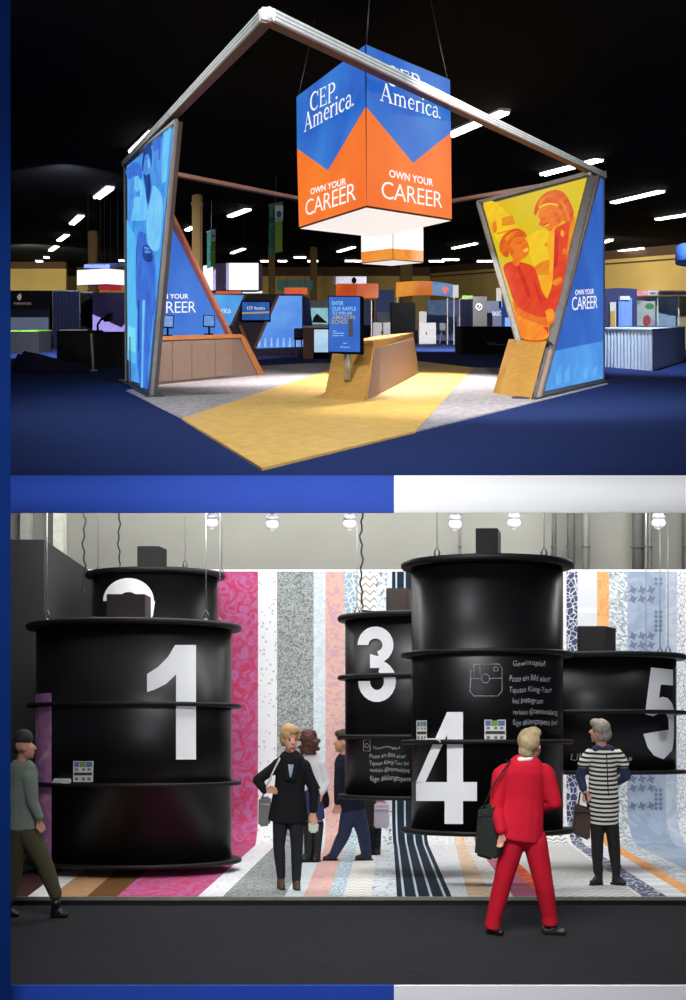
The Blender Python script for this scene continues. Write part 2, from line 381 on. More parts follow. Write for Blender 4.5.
# --- the big canopy frame
M_alu = mat('pale_aluminium', (196, 200, 200), .5, metal=.1)
M_dkalu = mat('grey_frame', (120, 116, 118), .5, metal=.2)
M_trim = mat('walnut_trim', (150, 98, 62), .5)
L_ = -.333; R_ = .542
apex = Vector((-.81, 10.7, 5.58))
PL = vplane(apex, L_); PR = vplane(apex, R_)
cA = PL(125, 161); cR = PR(603, 172.5)
k = 1/(1); back = Vector((1.2, 35.7, cR.z+.215*13.2))
back = Vector((cA.x+.542*11.8, cA.y+11.8, cA.z+.215*11.8))
canopy = thing('canopy_frame', 'huge pale open square frame of beams spanning the booth overhead', 'frame', (apex.x, apex.y, apex.z))
down = Vector((0, 0, -.07))
for p, q, n in ((apex, cA, 0), (apex, cR, 0), (cA, back, 1), (cR, back, 1)):
    s = .15 if n == 0 else .12
    bm = B(); t = (q-p).normalized(); beam(bm, p+down-t*.06, q+down+t*.06, s, s*.8, bev=.008)
    # grooves along the outer face
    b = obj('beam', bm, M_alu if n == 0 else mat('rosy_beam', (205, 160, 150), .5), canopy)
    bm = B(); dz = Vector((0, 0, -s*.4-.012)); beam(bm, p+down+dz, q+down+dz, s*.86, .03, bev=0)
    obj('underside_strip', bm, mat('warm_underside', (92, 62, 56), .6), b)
    if n == 0:
        sd = t.cross(Vector((0,0,1))).normalized()*s*.5; sd = sd if sd.y < 0 else -sd
        bm = B()
        for z in (.02, -.025): beam(bm, p+down+sd+Vector((0,0,z)), q+down+sd+Vector((0,0,z)), .012, .008, bev=0)
        obj('groove', bm, M_dkalu, b)

# --- left lightbox panel
def G(name, rgb, rgb2=None, s=1.0, sc=2.0): return glow(name, rgb, s, rgb2, sc)
def ell(cx, cy, rx, ry, n=14, a0=0): return [(cx+rx*math.cos(2*PI*i/n+a0), cy+ry*math.sin(2*PI*i/n+a0)) for i in range(n)]
lp = thing('lightbox_panel', 'tall leaning blue lightbox with printed figures in coats, at the left end of the booth', 'lightbox', FU(140, 392))
nL = PL.n
def on_floor(pl, px):
    lo_, hi_ = 320, 480
    for _ in range(50):
        m_ = (lo_+hi_)/2; q = pl(px, m_)
        if q.z > zu(q.y): lo_ = m_
        else: hi_ = m_
    return pl(px, hi_)
fD, fC = on_floor(PL, 126.5), on_floor(PL, 152)
tA, tB = PL(125, 163), PL(177, 121)
thick = -nL*.10
bm = B(); prism(bm, [fD, fC, tB, tA], thick, bev=.01)
obj('casing', bm, M_dkalu, lp)
def inset(pl, pts, off): return [pl(x, y, off) for x, y in pts]
zA = lambda pts: [(118+x/9.8, 118+y/9.8) for x, y in pts]
zB = lambda pts: [(118+x/9.8, 215+y/9.8) for x, y in pts]
zC = lambda pts: [(118+x/9.8, 300+y/9.8) for x, y in pts]
art = [(1, zA([(445,130),(525,50),(470,620),(425,640)])), (4, zA([(330,170),(430,90),(410,420),(345,330)])), (7, zA([(350,330),(400,300),(380,640),(345,660)])),
 (5, zB([(85,40),(180,240),(190,980),(90,980)])), (5, zC([(92,0),(188,0),(176,632),(92,585)])), (6, zC([(95,250),(170,280),(172,520),(95,480)])),
 (4, sm(zA([(75,520),(110,470),(160,430),(215,460),(238,560),(210,605),(165,560),(120,600),(90,580)]))),
 (1, sm(zA([(200,600),(250,640),(272,800),(275,990),(120,990),(165,860),(215,760)]))), (3, sm(zA([(165,580),(200,570),(216,640),(192,720),(162,700),(150,640)]))),
 (7, sm(zA([(130,640),(160,600),(150,820),(130,990),(96,990),(110,800)]))), (3, sm(zA([(150,800),(200,770),(215,850),(180,900)]))),
 (4, sm(zB([(182,240),(272,186),(332,330),(362,460),(352,985),(192,985)]))), (4, zC([(190,-10),(356,-10),(302,600),(292,875),(215,850),(190,640)])),
 (3, sm(zA([(340,665),(385,690),(425,760),(440,880)])+zB([(432,60),(418,220),(402,330),(345,350),(285,260),(280,0)])+zA([(300,880),(325,760)]))),
 (1, zB([(330,20),(345,20),(330,300),(318,280)])), (2, sm(zB([(250,300),(310,310),(342,440),(270,455),(240,380)]))), (7, sm(zB([(258,310),(300,318),(305,340),(262,335)]))), (7, sm(zB([(262,350),(312,352),(318,372),(268,372)]))),
 (2, sm(zA([(250,330),(268,275),(300,258),(328,300),(332,420),(322,478),(312,400),(290,350),(264,380),(258,450),(246,525),(234,480),(240,400)]))),
 (7, sm(zA([(264,390),(290,350),(312,395),(322,470),(306,535),(276,562),(253,530),(250,460)]))), (3, sm(zA([(292,400),(308,420),(312,480),(298,490)]))),
 (2, sm(zA([(250,545),(276,562),(306,545),(318,600),(322,700),(300,840),(282,800),(262,640)]))), (4, sm(zA([(262,400),(285,390),(283,402),(264,412)]))),
 (1, zC([(240,0),(264,0),(240,862),(226,858)])), (2, zC([(196,0),(210,0),(206,500),(196,500)]))]
bm = B(); poly(bm, inset(PL, [(127,166),(173.5,127.5),(148,386),(129,380)], .012), 0)
for i, (mi, q) in enumerate(art): poly(bm, inset(PL, q, .014+.0015*i), mi)
obj('printed_photo', bm, [G('print_blue', (58,136,224), (80,166,240)), G('print_light_blue', (96,184,246), (120,206,250)), G('print_navy', (24,52,126), (38,74,156)),
     G('print_coat', (132,208,250), (104,188,244), 1, 4), G('print_mid_blue', (52,98,204), (66,120,218)), G('print_cyan', (96,196,244), (84,180,240)), G('print_bright_cyan', (130,222,250), (112,210,248)), G('print_face', (72,130,220), (92,156,232), 1, 5)], lp, label='blue printed photo of two people in coats')
bm = B(); beam(bm, fC+nL*.01, tB+nL*.01, .065, .065); beam(bm, tA+nL*.01, tB+nL*.01, .07, .06); beam(bm, fD+nL*.01, tA+nL*.01, .05, .05)
obj('frame', bm, mat('lightbox_frame', (168, 164, 164), .5), lp)
bm = B(); dirL = Vector((L_, 1, SL)).normalized()
q = [fC-dirL*.15+nL*.12, fD+dirL*.5+nL*.12, fD+dirL*.5+thick-nL*.12, fC-dirL*.15+thick-nL*.12]
hexa(bm, [Vector((p.x, p.y, zu(p.y))) for p in q], [Vector((p.x, p.y, zu(p.y, .05))) for p in q]); obj('base_plate', bm, mat('dark_plate', (44, 48, 60), .5), lp)

# --- right lightbox with the blue face
rp = thing('lightbox_panel', 'wedge-shaped blue lightbox with career lettering, at the right corner of the booth', 'lightbox', FU(570, 392))
nR = PR.n
fE, fF, fG = on_floor(PR, 534), on_floor(PR, 540), on_floor(PR, 605)
tE, tF, tG = PR(593.5, 172), PR(599.5, 174), PR(605, 172)
bm = B(); prism(bm, [fE, fG, tG, tE], -nR*.05, bev=.008); obj('casing', bm, M_dkalu, rp)
bm = B(); poly(bm, inset(PR, [(542,392),(603.3,378.5),(603.3,176),(599,176)], .012), 0)
poly(bm, inset(PR, [(549.5,352),(603.3,341),(603.3,378.5),(542,392)], .016), 1)  # glow from inside the box, painted as a lighter low patch
for x in (556, 565, 574, 583, 592): poly(bm, inset(PR, [(x,372),(x+5,365),(x+5,386.5-(x-542)*.2),(x,388-(x-542)*.2)], .019), 2)
obj('blue_print', bm, [G('print_career_blue', (44,92,184), (58,112,204), 1, .6), G('career_low_glow', (74,142,226), (90,164,238), 1, 1), G('print_career_pale', (110,184,244), (84,156,232), 1, 2)], rp)
bm = B()
W = glow('white_lettering', (255,255,255), 1.0)
text_plane(bm, glyphs('OWN YOUR', .018), PR, (575.2,295.2), (594,293.6), (575.2,290), .02); text_plane(bm, glyphs('CAREER', -.004, .92), PR, (572,310.5), (597.5,308), (572,296.8), .02)
obj('lettering', bm, W, rp)
bm = B(); beam(bm, (fE+fF)/2+nR*.02, (tE+tF)/2+nR*.02, .1, .1, bev=.01); obj('leaning_post', bm, mat('post_grey', (150, 134, 124), .5), rp)
bm = B(); beam(bm, fF+nR*.03, tF+nR*.03, .03, .03, bev=0); beam(bm, fG+nR*.01, tG+nR*.01, .06, .06); beam(bm, tF+nR*.01, tG+nR*.01, .06, .06); obj('frame', bm, M_dkalu, rp)
bm = B(); dirR = Vector((R_, 1, SL)).normalized()
q = [fE-dirR*.1+nR*.1, fG+dirR*.1+nR*.1, fG+dirR*.1-nR*.4, fE-dirR*.1-nR*.4]
hexa(bm, [Vector((p.x, p.y, zu(p.y))) for p in q], [Vector((p.x, p.y, zu(p.y, .05))) for p in q]); obj('base_plate', bm, mat('dark_plate', (44, 48, 60), .5), rp)

# --- orange photo panel, set back from the leaning post
e1, e2 = PR(589, 174), PR(531, 398); dl = Vector((L_, 1, SL))
PO = Plane(e1, (e2-e1).cross(dl))
op = thing('photo_panel', 'orange backlit photo of a smiling woman and boy in a leaning four-sided frame', 'lightbox', PO(530, 342))
z6 = lambda pts: [(465+x/3.811, 150+y/3.811) for x, y in pts]
z7 = lambda pts: [(465+x/3.811, 270+y/3.811) for x, y in pts]
bm = B(); prism(bm, inset(PO, [(478,202.5),(589.5,173),(548,340),(518,340)], 0), -PO.n*.18, bev=.006); obj('casing', bm, M_dkalu, op)
zO = lambda pts: [(475+x/5.488, 165+y/5.488) for x, y in pts]
layers = [(1, sm(zO([(45,205),(120,210),(230,330),(240,420),(130,420),(90,330)]))), (5, sm(zO([(95,320),(116,310),(119,362),(101,370)]))), (7, zO([(148,290),(205,274),(222,325),(148,336)])), (5, zO([(120,372),(230,345),(232,352),(122,382)])),
 (1, sm(zO([(290,400),(400,360),(420,520),(330,560)]))), (5, sm(zO([(325,560),(400,520),(430,545),(420,602),(345,608)]))), (9, sm(zO([(340,615),(420,610),(400,700),(375,720)]))),
 (9, sm(zO([(412,366),(437,348),(432,500),(422,640),(395,725),(410,560),(396,430)]))), (5, sm(zO([(383,430),(396,426),(396,445),(384,447)]))),
 (4, sm(zO([(440,348),(482,325),(526,310),(522,420),(502,560),(445,790),(390,760),(422,660),(432,500),(436,400)]))), (5, sm(zO([(526,308),(548,280),(545,330),(500,520),(510,420)]))),
 (9, sm(zO([(475,355),(490,372),(482,395),(470,380)]))), (6, sm(zO([(440,400),(455,395),(452,540),(436,560)]))), (3, sm(zO([(480,470),(492,456),(503,470),(495,490),(482,488)]))), (5, sm(zO([(425,640),(470,615),(478,640),(440,662)]))),
 (2, sm(zO([(323,262),(335,215),(370,165),(430,137),(485,150),(522,205),(542,265),(522,312),(485,305),(470,255),(440,215),(390,215),(352,240),(335,278)]))),
 (5, sm(zO([(470,190),(500,230),(520,300),(510,300),(488,240),(462,200)]))), (5, sm(zO([(345,215),(375,180),(420,160),(380,190),(355,225)]))),
 (3, sm(zO([(362,240),(420,216),(462,240),(486,290),(470,320),(436,340),(412,363),(387,345),(350,328),(358,302),(348,282)]))), (8, sm(zO([(352,228),(400,208),(452,216),(452,223),(400,216),(356,234)]))),
 (4, sm(zO([(362,296),(384,288),(382,296),(366,302)]))), (8, sm(zO([(378,330),(406,318),(404,330),(386,338)]))), (4, sm(zO([(376,328),(408,314),(408,319),(380,333)]))), (2, sm(zO([(440,260),(470,280),(460,320),(440,300)]))),
 (4, sm(zO([(155,560),(200,530),(262,535),(322,560),(347,620),(372,700),(422,770),(432,830),(382,885),(330,830),(240,792),(206,730),(180,650)]))), (6, sm(zO([(228,560),(244,556),(300,690),(296,730),(285,710)]))), (6, sm(zO([(320,640),(335,650),(365,740),(350,735)]))), (3, sm(zO([(205,520),(250,520),(240,550),(220,552)]))),
 (10, sm(zO([(215,800),(330,862),(398,880),(392,954),(264,954),(236,880)]))), (3, sm(zO([(203,745),(240,782),(320,826),(400,832),(432,800),(436,850),(400,884),(330,866),(250,832),(215,792)]))), (10, sm(zO([(388,800),(426,790),(434,840),(400,866),(392,830)]))),
 (6, zO([(372,890),(404,888),(400,932),(391,906)])),
 (2, sm(zO([(133,445),(150,395),(190,360),(235,349),(272,368),(282,396),(240,396),(206,412),(192,450),(186,502),(160,502),(140,478)]))), (5, sm(zO([(165,400),(200,370),(240,362),(205,385),(175,420)]))),
 (3, sm(zO([(190,440),(215,406),(262,396),(283,415),(299,455),(286,496),(250,522),(215,516),(194,490)]))), (2, sm(zO([(190,455),(204,450),(208,485),(195,490)]))),
 (8, sm(zO([(264,466),(293,455),(287,474),(272,478)]))), (4, sm(zO([(236,428),(258,420),(256,428),(240,433)])))]
bm = B(); poly(bm, inset(PO, [(483,205.5),(587,177.5),(546.5,337.5),(521,337.5)], .01), 0)
for i, (mi, q) in enumerate(layers): poly(bm, inset(PO, q, .013+.0012*i), mi)
obj('printed_photo', bm, [G('print_yellow', (226,184,22), (214,196,34), 1, .5), G('print_pale', (246,206,40), (238,190,30), 1, 2), G('print_hair', (214,74,28), (232,112,30), 1, 4), G('print_skin', (232,104,34), (238,128,36), 1, 4),
   G('print_red', (222,56,34), (228,76,34), 1, 3), G('print_orange', (236,150,26), (228,120,30), 1, 3), G('print_deep_red', (196,40,34), (214,52,34), 1, 3), G('print_ochre', (220,130,30), (232,150,30)), G('print_teeth', (250,206,80), (246,190,60)),
   G('print_amber', (248,184,36), (244,160,30), 1, 3), G('print_light_orange', (250,160,44), (246,126,36), 1, 3)], op, label='orange and yellow printed photo of a woman and a boy')
bm = B()
for a, b in (((478,202.5),(589.5,173)), ((478,202.5),(518,340))): beam(bm, PO(a[0], a[1], .03), PO(b[0], b[1], .03), .1, .09)
obj('frame', bm, mat('lightbox_frame', (168, 164, 164), .5), op)
# wooden plinth below it
bm = B(); fp = [PO(515,339.5), PO(547,340.5), PO(531,398), PO(499,393)]
fp[2].z = zu(fp[2].y, .0); fp[3].z = zu(fp[3].y, .0)
M_ply = mat('honey_ply', (186, 138, 62), .5, scale=4, rgb2=(206, 158, 80), stretch=(1, 1, 6))
prism(bm, fp, Vector((-.06, .45, .097)), bev=.01)
obj('wooden_plinth', bm, M_ply, label='slanted honey wood plinth under the orange photo panel', cat='plinth')

# --- hanging cube sign
f0 = P(366, 208, 13.6); CL = vplane(f0, L_); CR = vplane(f0, .69)
cube = thing('hanging_cube_sign', 'large blue and orange cube sign with white lettering hung over the booth', 'sign', f0)
ft, fb = P(366.2, 43, 13.6), P(366.2, 206.5, 13.6); lt, lb = CL(296, 96), CL(299, 228); rt, rb_ = CR(450.5, 79), CR(452, 220)
bt, bb = lt+rt-ft, lb+rb_-fb
ins = 0.01
cc = (fb+rb_+bb+lb+ft+rt+bt+lt)/8; sh = lambda p: Vector((cc.x+(p.x-cc.x)*.985, cc.y+(p.y-cc.y)*.985, p.z))
bm = B(); hexa(bm, [sh(p) for p in (fb, rb_, bb, lb)], [sh(p) for p in (ft, rt, bt, lt)]); obj('shell', bm, mat('black_edge', (20, 22, 34), .6), cube)
GB = glow('cube_blue', (38,96,196), 1.0, (52,124,212), .8); GO = glow('cube_orange', (238,104,34), 1.02, (248,124,34), .8)
for pl, q1, q2, n in ((CL, [(296.5,97),(365,45),(365.5,107),(328,170.5),(297,148.5)], [(297,148.5),(328,170.5),(365.5,107),(366.6,205.6),(299,227)], 'l'),
                   (CR, [(366.5,45),(450,80),(451,132.5),(413,163),(366.5,107)], [(366.5,107),(413,163),(451,132.5),(451.8,219),(366.8,205.6)], 'r')):
    bm = B(); poly(bm, inset(pl, q1, .012), 0); poly(bm, inset(pl, q2, .012), 1); obj('fabric_face', bm, [GB, GO], cube)
z3 = lambda x, y: (285+x/3.811, 30+y/3.811); z4 = lambda x, y: (285+x/3.811, 150+y/3.811)
bm = B()
text_plane(bm, serif_word('CEP'), CL, z3(95,312), z3(192,268), z3(95,244), .02)
text_plane(bm, serif_word('America.'), CL, z3(72,390), z3(266,284), z3(72,322), .02)
text_plane(bm, glyphs('OWN YOUR', .02), CL, z4(97,170), z4(233,130), z4(97,148), .02)
text_plane(bm, glyphs('CAREER', -.006, .93), CL, z4(78,252), z4(270,190), z4(78,192), .02)
obj('lettering', bm, W, cube)
bm = B()
text_plane(bm, serif_word('CEP'), CR, z3(385,205), z3(515,243), z3(385,130), .02)
text_plane(bm, serif_word('America.'), CR, z3(362,268), z3(597,339), z3(362,198), .02)
text_plane(bm, glyphs('OWN YOUR', .02), CR, z4(397,102), z4(565,138), z4(397,74), .02)
text_plane(bm, glyphs('CAREER', -.006, .93), CR, z4(368,183), z4(600,222), z4(368,116), .02)
obj('lettering', bm, W, cube)
bm = B(); dz = Vector((0,0,-.012)); cc = (fb+rb_+bb+lb)/4; poly(bm, [p+(cc-p)*.015+dz for p in (fb, lb, bb, rb_)]); obj('light_diffuser', bm, glow('diffuser_white', (246,240,238), .95), cube)
bm = B()
for a, dx in ((ft, .1), (rt, -.35), (lt, .35)):
    e = Vector((a.x+dx*.9, a.y+.2, zu(a.y+.2, 6.66))); tube(bm, [a+(bt-a)*.03, e], .008, 6)
obj('cable', bm, mat('steel_cable', (60, 60, 66), .4, metal=.6), cube)

# --- smaller cube sign far behind
f1 = P(393, 259, 42); A1, A2 = vplane(f1, -.5), vplane(f1, .6)
sc = thing('hanging_cube_sign', 'small white cube sign with an orange band hung behind the large one', 'sign', f1)
b0 = A1(393, 259.5); l0 = A1(361, 263); r0 = A2(423.5, 262); bk = l0+r0-b0; hh = Vector((0, 0, (259.5-222)/1000*42))
bm = B(); hexa(bm, [b0, r0, bk, l0], [b0+hh, r0+hh, bk+hh, l0+hh]); obj('shell', bm, mat('black_edge', (20, 22, 34), .6), sc)
for pl, x0, y0, x1, y1 in ((A1, 361.2, 262.6, 392.7, 259.3), (A2, 393.3, 259.3, 423.2, 261.6)):
    bm = B(); d1 = -10.3 if pl is A1 else -10.5
    poly(bm, inset(pl, [(x0,y0),(x1,y1),(x1,y1-11),(x0,y0-10.5)], .02), 1); poly(bm, inset(pl, [(x0,y0-10.5),(x1,y1-11),(x1,y1-36),(x0,y0-33)], .02), 0)
    obj('fabric_face', bm, [glow('pod_white', (255,250,244), 1.1), glow('pod_orange', (236,140,52), 1.0, (246,160,70))], sc)
bm = B(); poly(bm, [p+Vector((0,0,-.03)) for p in (b0, l0, bk, r0)]); obj('light_diffuser', bm, glow('diffuser_white', (246,240,238), .95), sc)
bm = B()
for a in (b0, l0, r0): tube(bm, [a+hh, Vector((a.x, a.y, zu(a.y, 6.66)))], .02, 6)
obj('cable', bm, mat('steel_cable', (60, 60, 66), .4, metal=.6), sc)

# --- triangular wall and low cabinets behind the left panel
g0 = FU(155, 386); PC = vplane(g0, R_); nC = PC.n
PW = Plane(g0-nC*.62, nC)
tw = thing('triangular_wall', 'blue triangular panel with career lettering and wooden edge behind the cabinets', 'sign', PW(190, 370))
tri = [PW(140,350), PW(234,340), PW(167,213), PW(140,190)]
tri[0].z = zu(tri[0].y); tri[1] = on_floor(PW, 246); 
bm = B(); prism(bm, [tri[0], tri[1], PW(167.5,213), PW(140,165)], -nC*.2); obj('core', bm, M_dkalu, tw)
bm = B(); poly(bm, inset(PW, [(141,352),(236,349),(232,338),(165.5,216),(141,172)], .012)); obj('blue_print', bm, G('wall_blue', (50,106,204), (74,136,228), 1, .5), tw)
bm = B(); text_plane(bm, glyphs('OWN YOUR', .02), PW, (150,298.8), (188.5,298.5), (150,294), .02); text_plane(bm, glyphs('CAREER', -.006, .93), PW, (145,313.5), (196,312.5), (145,301.5), .02)
obj('lettering', bm, W, tw)
bm = B(); beam(bm, tri[1]+nC*.02, PW(165.5,209,.02), .26, .12); obj('wooden_edge', bm, mat('rosy_wood', (186, 116, 92), .5, stretch=(1,1,5)), tw)
cab = thing('low_cabinet', 'long low grey cabinet with wooden top and slanted wooden end on the left', 'cabinet', FU(205, 382))
def onC(px, up, back=0):
    q = on_floor(PC, px); q = q-nC*back; return Vector((q.x, q.y, zu(q.y, up)))
H = 1.02
bm = B()
hexa(bm, [onC(150,0), onC(259,0), onC(259,0,.6), onC(150,0,.6)], [onC(150,H), onC(240,H), onC(240,H,.6), onC(150,H,.6)], bev=.008); body_ = obj('carcass', bm, mat('taupe_laminate', (122, 104, 96), .6, var=.05), cab)
bm = B(); hexa(bm, [onC(150,H,-.03), onC(244.5,H,-.03), onC(244.5,H,.6), onC(150,H,.6)], [onC(150,H+.09,-.03), onC(241,H+.09,-.03), onC(241,H+.09,.6), onC(150,H+.09,.6)], bev=.006); obj('worktop', bm, mat('cabinet_wood', (176, 116, 70), .45, scale=4, stretch=(1,1,6)), cab)
bm = B(); hexa(bm, [onC(258,0,-.03), onC(264.5,0,-.03), onC(264.5,0,.6), onC(258,0,.6)], [onC(239.5,H,-.03), onC(244.5,H,-.03), onC(244.5,H,.6), onC(239.5,H,.6)], bev=.006); obj('slanted_end', bm, mat('cabinet_wood', (176, 116, 70)), cab)
xs = [154, 171.5, 191, 214.5, 231.5]
for a, b in zip(xs, xs[1:]):
    bm = B(); q = [onC(a+.5, .08, -.0), onC(b-.5, .08, 0), onC(b-.5, H-.03, 0), onC(a+.5, H-.03, 0)]; prism(bm, [p+nC*.025 for p in q], -nC*.025, bev=.004); dr = obj('door', bm, mat('taupe_door', (132, 112, 102), .55, var=.06), cab)
    bm = B(); p = onC(b-1.6, H*.55, 0)+nC*.03; beam(bm, p, p+Vector((0,0,.12)), .02, .015, bev=0); obj('handle', bm, M_dkalu, dr)
def tablet(px, label):
    PT = Plane(g0-nC*.3, nC); p = on_floor(PT, px); p = Vector((p.x, p.y, zu(p.y, H+.09))); t = thing('tablet_stand', label, 'tablet', p, 'tablets on the low cabinet')
    bm = B(); rbox(bm, (p.x, p.y), .2, .16, p.z-.005, p.z+.03, .4, SL, bev=.005); obj('stand_base', bm, M_black, t)
    bm = B(); tube(bm, [p+Vector((0,.02,.02)), p+Vector((0,.03,.22))], .025); obj('stem', bm, M_black, t)
    bm = B(); c = p+Vector((0,-.01,.33)); a = .35
    u = Vector((math.cos(a), math.sin(a), 0))*.15; v = Vector((0,.05,.16)); n = u.cross(v).normalized()*.02
    prism(bm, [c-u-v, c+u-v, c+u+v, c-u+v], n, bev=.006); tb = obj('tablet', bm, M_black, t)
    n = -n if n.y > 0 else n
    bm = B(); poly(bm, [c+(-u-v)*.84+n.normalized()*.024, c+(u-v)*.84+n.normalized()*.024, c+(u+v)*.84+n.normalized()*.024, c+(-u+v)*.84+n.normalized()*.024]); obj('screen', bm, glow('tablet_screen', (70,130,214), .9, (110,160,226), 8), tb)
tablet(167.5, 'small black tablet on a stand, the one nearer the tall left lightbox'); tablet(209, 'small black tablet on a stand, the one nearer the slanted cabinet end')

# --- central counter and kiosk
ct = thing('central_counter', 'wooden counter with slanted ends and grey side in the middle of the booth', 'counter', (1.0, 23.0, zu(23.0)))
p0, p1, p2 = FU(324, 399.3), FU(364, 402.8), FU(419, 373.8); p3 = p0+p2-p1; p3.z = zu(p3.y)
q1 = P(373.5, 343.5, 18.9); q2 = P(413.5, 334.2, 27.1); q0 = P(333.5, 346.5, 19.75); q3 = q0+q2-q1
bm = B(); hexa(bm, [p0, p1, p2, p3], [q0, q1, q2, q3], bev=.01); obj('body', bm, M_ply, ct)
nS = (p2-p1).cross(q1-p1).normalized(); nS = nS if nS.x > 0 else -nS
bm = B(); pts = [p1+(p2-p1)*.045+(q1-p1)*.03, p1+(p2-p1)*.965+(q1-p1)*.03, q1+(q2-q1)*.95+(p2-q2)*.1, q1+(q2-q1)*.03+(p1-q1)*.1]
pts[2] = Plane(pts[0], (pts[1]-pts[0]).cross(pts[3]-pts[0]))(412.3, 338.5)
prism(bm, [p+nS*.015 for p in pts], -nS*.02); obj('side_panel', bm, mat('counter_grey', (140, 116, 112), .6, var=.05), ct, label='grey-brown side panel')
bm = B(); up = Vector((0,0,.05)); cq = (q0+q1+q2+q3)/4; ex = [p+(p-cq)*.015 for p in (q0, q1, q2, q3)]; hexa(bm, ex, [p+up for p in ex], bev=.008); obj('worktop', bm, mat('counter_top_wood', (204, 150, 84), .4, scale=4, stretch=(1,.2,6)), ct)
ks = thing('kiosk_sign', 'blue raffle screen on a steel post at the near end of the central counter', 'sign', P(346.5, 383, 18.75))
dk = 18.55
bm = B(); tube(bm, [P(347.5, 381, dk+.22), P(347.5, 320, dk+.22)], .07, 14); obj('post', bm, mat('brushed_steel', (176, 176, 172), .35, metal=.7), ks)
bm = B(); pts = [P(328, 352.5, dk), P(361.5, 353.5, dk-.25), P(361.5, 295.8, dk-.25), P(328, 295.6, dk)]; nk = (pts[1]-pts[0]).cross(pts[3]-pts[0]).normalized(); nk = nk if nk.y < 0 else -nk
prism(bm, pts, -nk*.13, bev=.01); obj('screen_case', bm, M_black, ks)
PK = Plane(pts[0], nk)
bm = B(); poly(bm, inset(PK, [(329,351.5),(360,352),(360,297),(329,296.8)], .008), 0)
poly(bm, inset(PK, [(348.6,318.5),(352.6,318.5),(353,336.8),(348.3,336.6)], .012), 1)
obj('screen', bm, [glow('kiosk_blue', (34,96,196), .95, (46,110,206)), mat('echo_black', (10,12,20), .5)], ks)
bm = B()
for s, x0, x1, yb, yt, m in (('ENTER', 332, 343.5, 305, 301.3, 0), ('OUR RAFFLE', 332, 356, 310.6, 306.8, 0), ('TO WIN AN', 332, 352, 314.6, 311.6, 0), ('AMAZON', 332, 355, 319.2, 315.2, 1), ('ECHO!', 332, 347.5, 323.8, 319.8, 1),
                             ('CEP America', 340, 350, 348, 346, 0)):
    text_plane(bm, glyphs(s, .012), PK, (x0, yb), (x1, yb), (x0, yt), .012, m)
for x0, x1, y in ((333,336.5,331.6),(333,344.5,333.6),(332.5,339,336),(340,343.5,336),(343,347,343.6)): poly(bm, inset(PK, [(x0,y),(x1,y),(x1,y-.7),(x0,y-.7)], .012), 0)
obj('lettering', bm, [glow('kiosk_pale', (150,206,246), .95), glow('kiosk_gold', (176,166,100), .95)], ks)
# ---------------------------------------------------------------- ceiling lights
def light_proto():
    t = thing('ceiling_light', '', 'ceiling light', (0,0,0), 'fluorescent ceiling lights of the fair hall')
    bm = B(); rbox(bm, (0,0), 1.0, .3, -.02, .05); obj('housing', bm, mat('lamp_housing', (120,120,120), .6), t)
    for s in (-.5, .5):
        bm = B(); n = 6
        x0, x1 = (-.49, -.015) if s < 0 else (.015, .49)
        for yy in (-.07, .07): tube(bm, [(x0, yy, -.04), (x1, yy, -.04)], .06, 8)
        obj('tube', bm, glow('lit_tube', (255,252,240), 9), t)
    return t
proto = light_proto()
def copy_tree(o, parent=None):
    c = o.copy(); C.objects.link(c)
    if parent: c.parent = parent
    for ch in [x for x in C.objects if x.parent == o]: copy_tree(ch, c)
    return c
HL = 5.2
lights = [  # px ends, label
 (133,144,154,123,'long bright ceiling light nearest the tall left lightbox'),
 (97,192,110,182,'ceiling light second from the front in the left diagonal row'), (72,219.5,81,211,'ceiling light third from the front in the left diagonal row'),
 (59,237,67,231,'ceiling light fourth from the front in the left diagonal row'), (50.5,247.5,57,243,'ceiling light fifth from the front in the left diagonal row'),
 (44,256.3,49,253,'ceiling light sixth from the front in the left diagonal row'), (39,264,42.5,261.8,'tiny ceiling light last but one in the left diagonal row'), (36,269,39.4,266.8,'tiny ceiling light at the far end of the left diagonal row'),
 (119,262,127,257.5,'ceiling light just left of the tall blue lightbox above the white sign'),
 (230,211.5,248.5,204,'ceiling light between the brown column and the green banner'), (232,250,244,245.5,'ceiling light between the two green banners above the white eight-sided sign'),
 (260.5,262.5,271.5,259.5,'ceiling light below the larger green banner'), (187,226,193,223,'small ceiling light just left of the brown column'),
 (294,256,306,253,'ceiling light below the left corner of the big cube sign'), (278,270.5,287,268,'small ceiling light left of the far column, under the big cube'),
 (307.5,267,318,264,'ceiling light right of the far column, low under the big cube'), (338.5,248.5,354,243.8,'ceiling light left of the small cube sign, the upper one'),
 (345,262,357.5,258,'ceiling light left of the small cube sign, the middle one'), (354.5,271,366,267.8,'ceiling light left of the small cube sign, the lower one'),
 (390,273.5,401,270.5,'ceiling light just below the small cube sign'), (429,269,444.5,265.5,'ceiling light right of the small cube sign, the lowest one'),
 (442,259.5,459,255.5,'ceiling light right of the small cube sign, the middle one'), (453,245,476,240,'ceiling light right of the small cube sign, the highest one'),
 (477,265.5,492.5,261,'ceiling light touching the left edge of the orange photo'),
 (450,126.5,505,102,'long ceiling light above the right side of the big cube sign'), (543,167.5,600,152,'long ceiling light above the top right corner of the orange photo'),
 (613,197,662,185,'double ceiling light right of the blue wedge lightbox, the highest one'), (657,214.5,704,207,'ceiling light cut by the right edge of the photo'),
 (603,250,643,245,'ceiling light right of the blue wedge lightbox, the lowest one'), (603,239,611,236.5,'short ceiling light peeping out beside the blue wedge lightbox')]
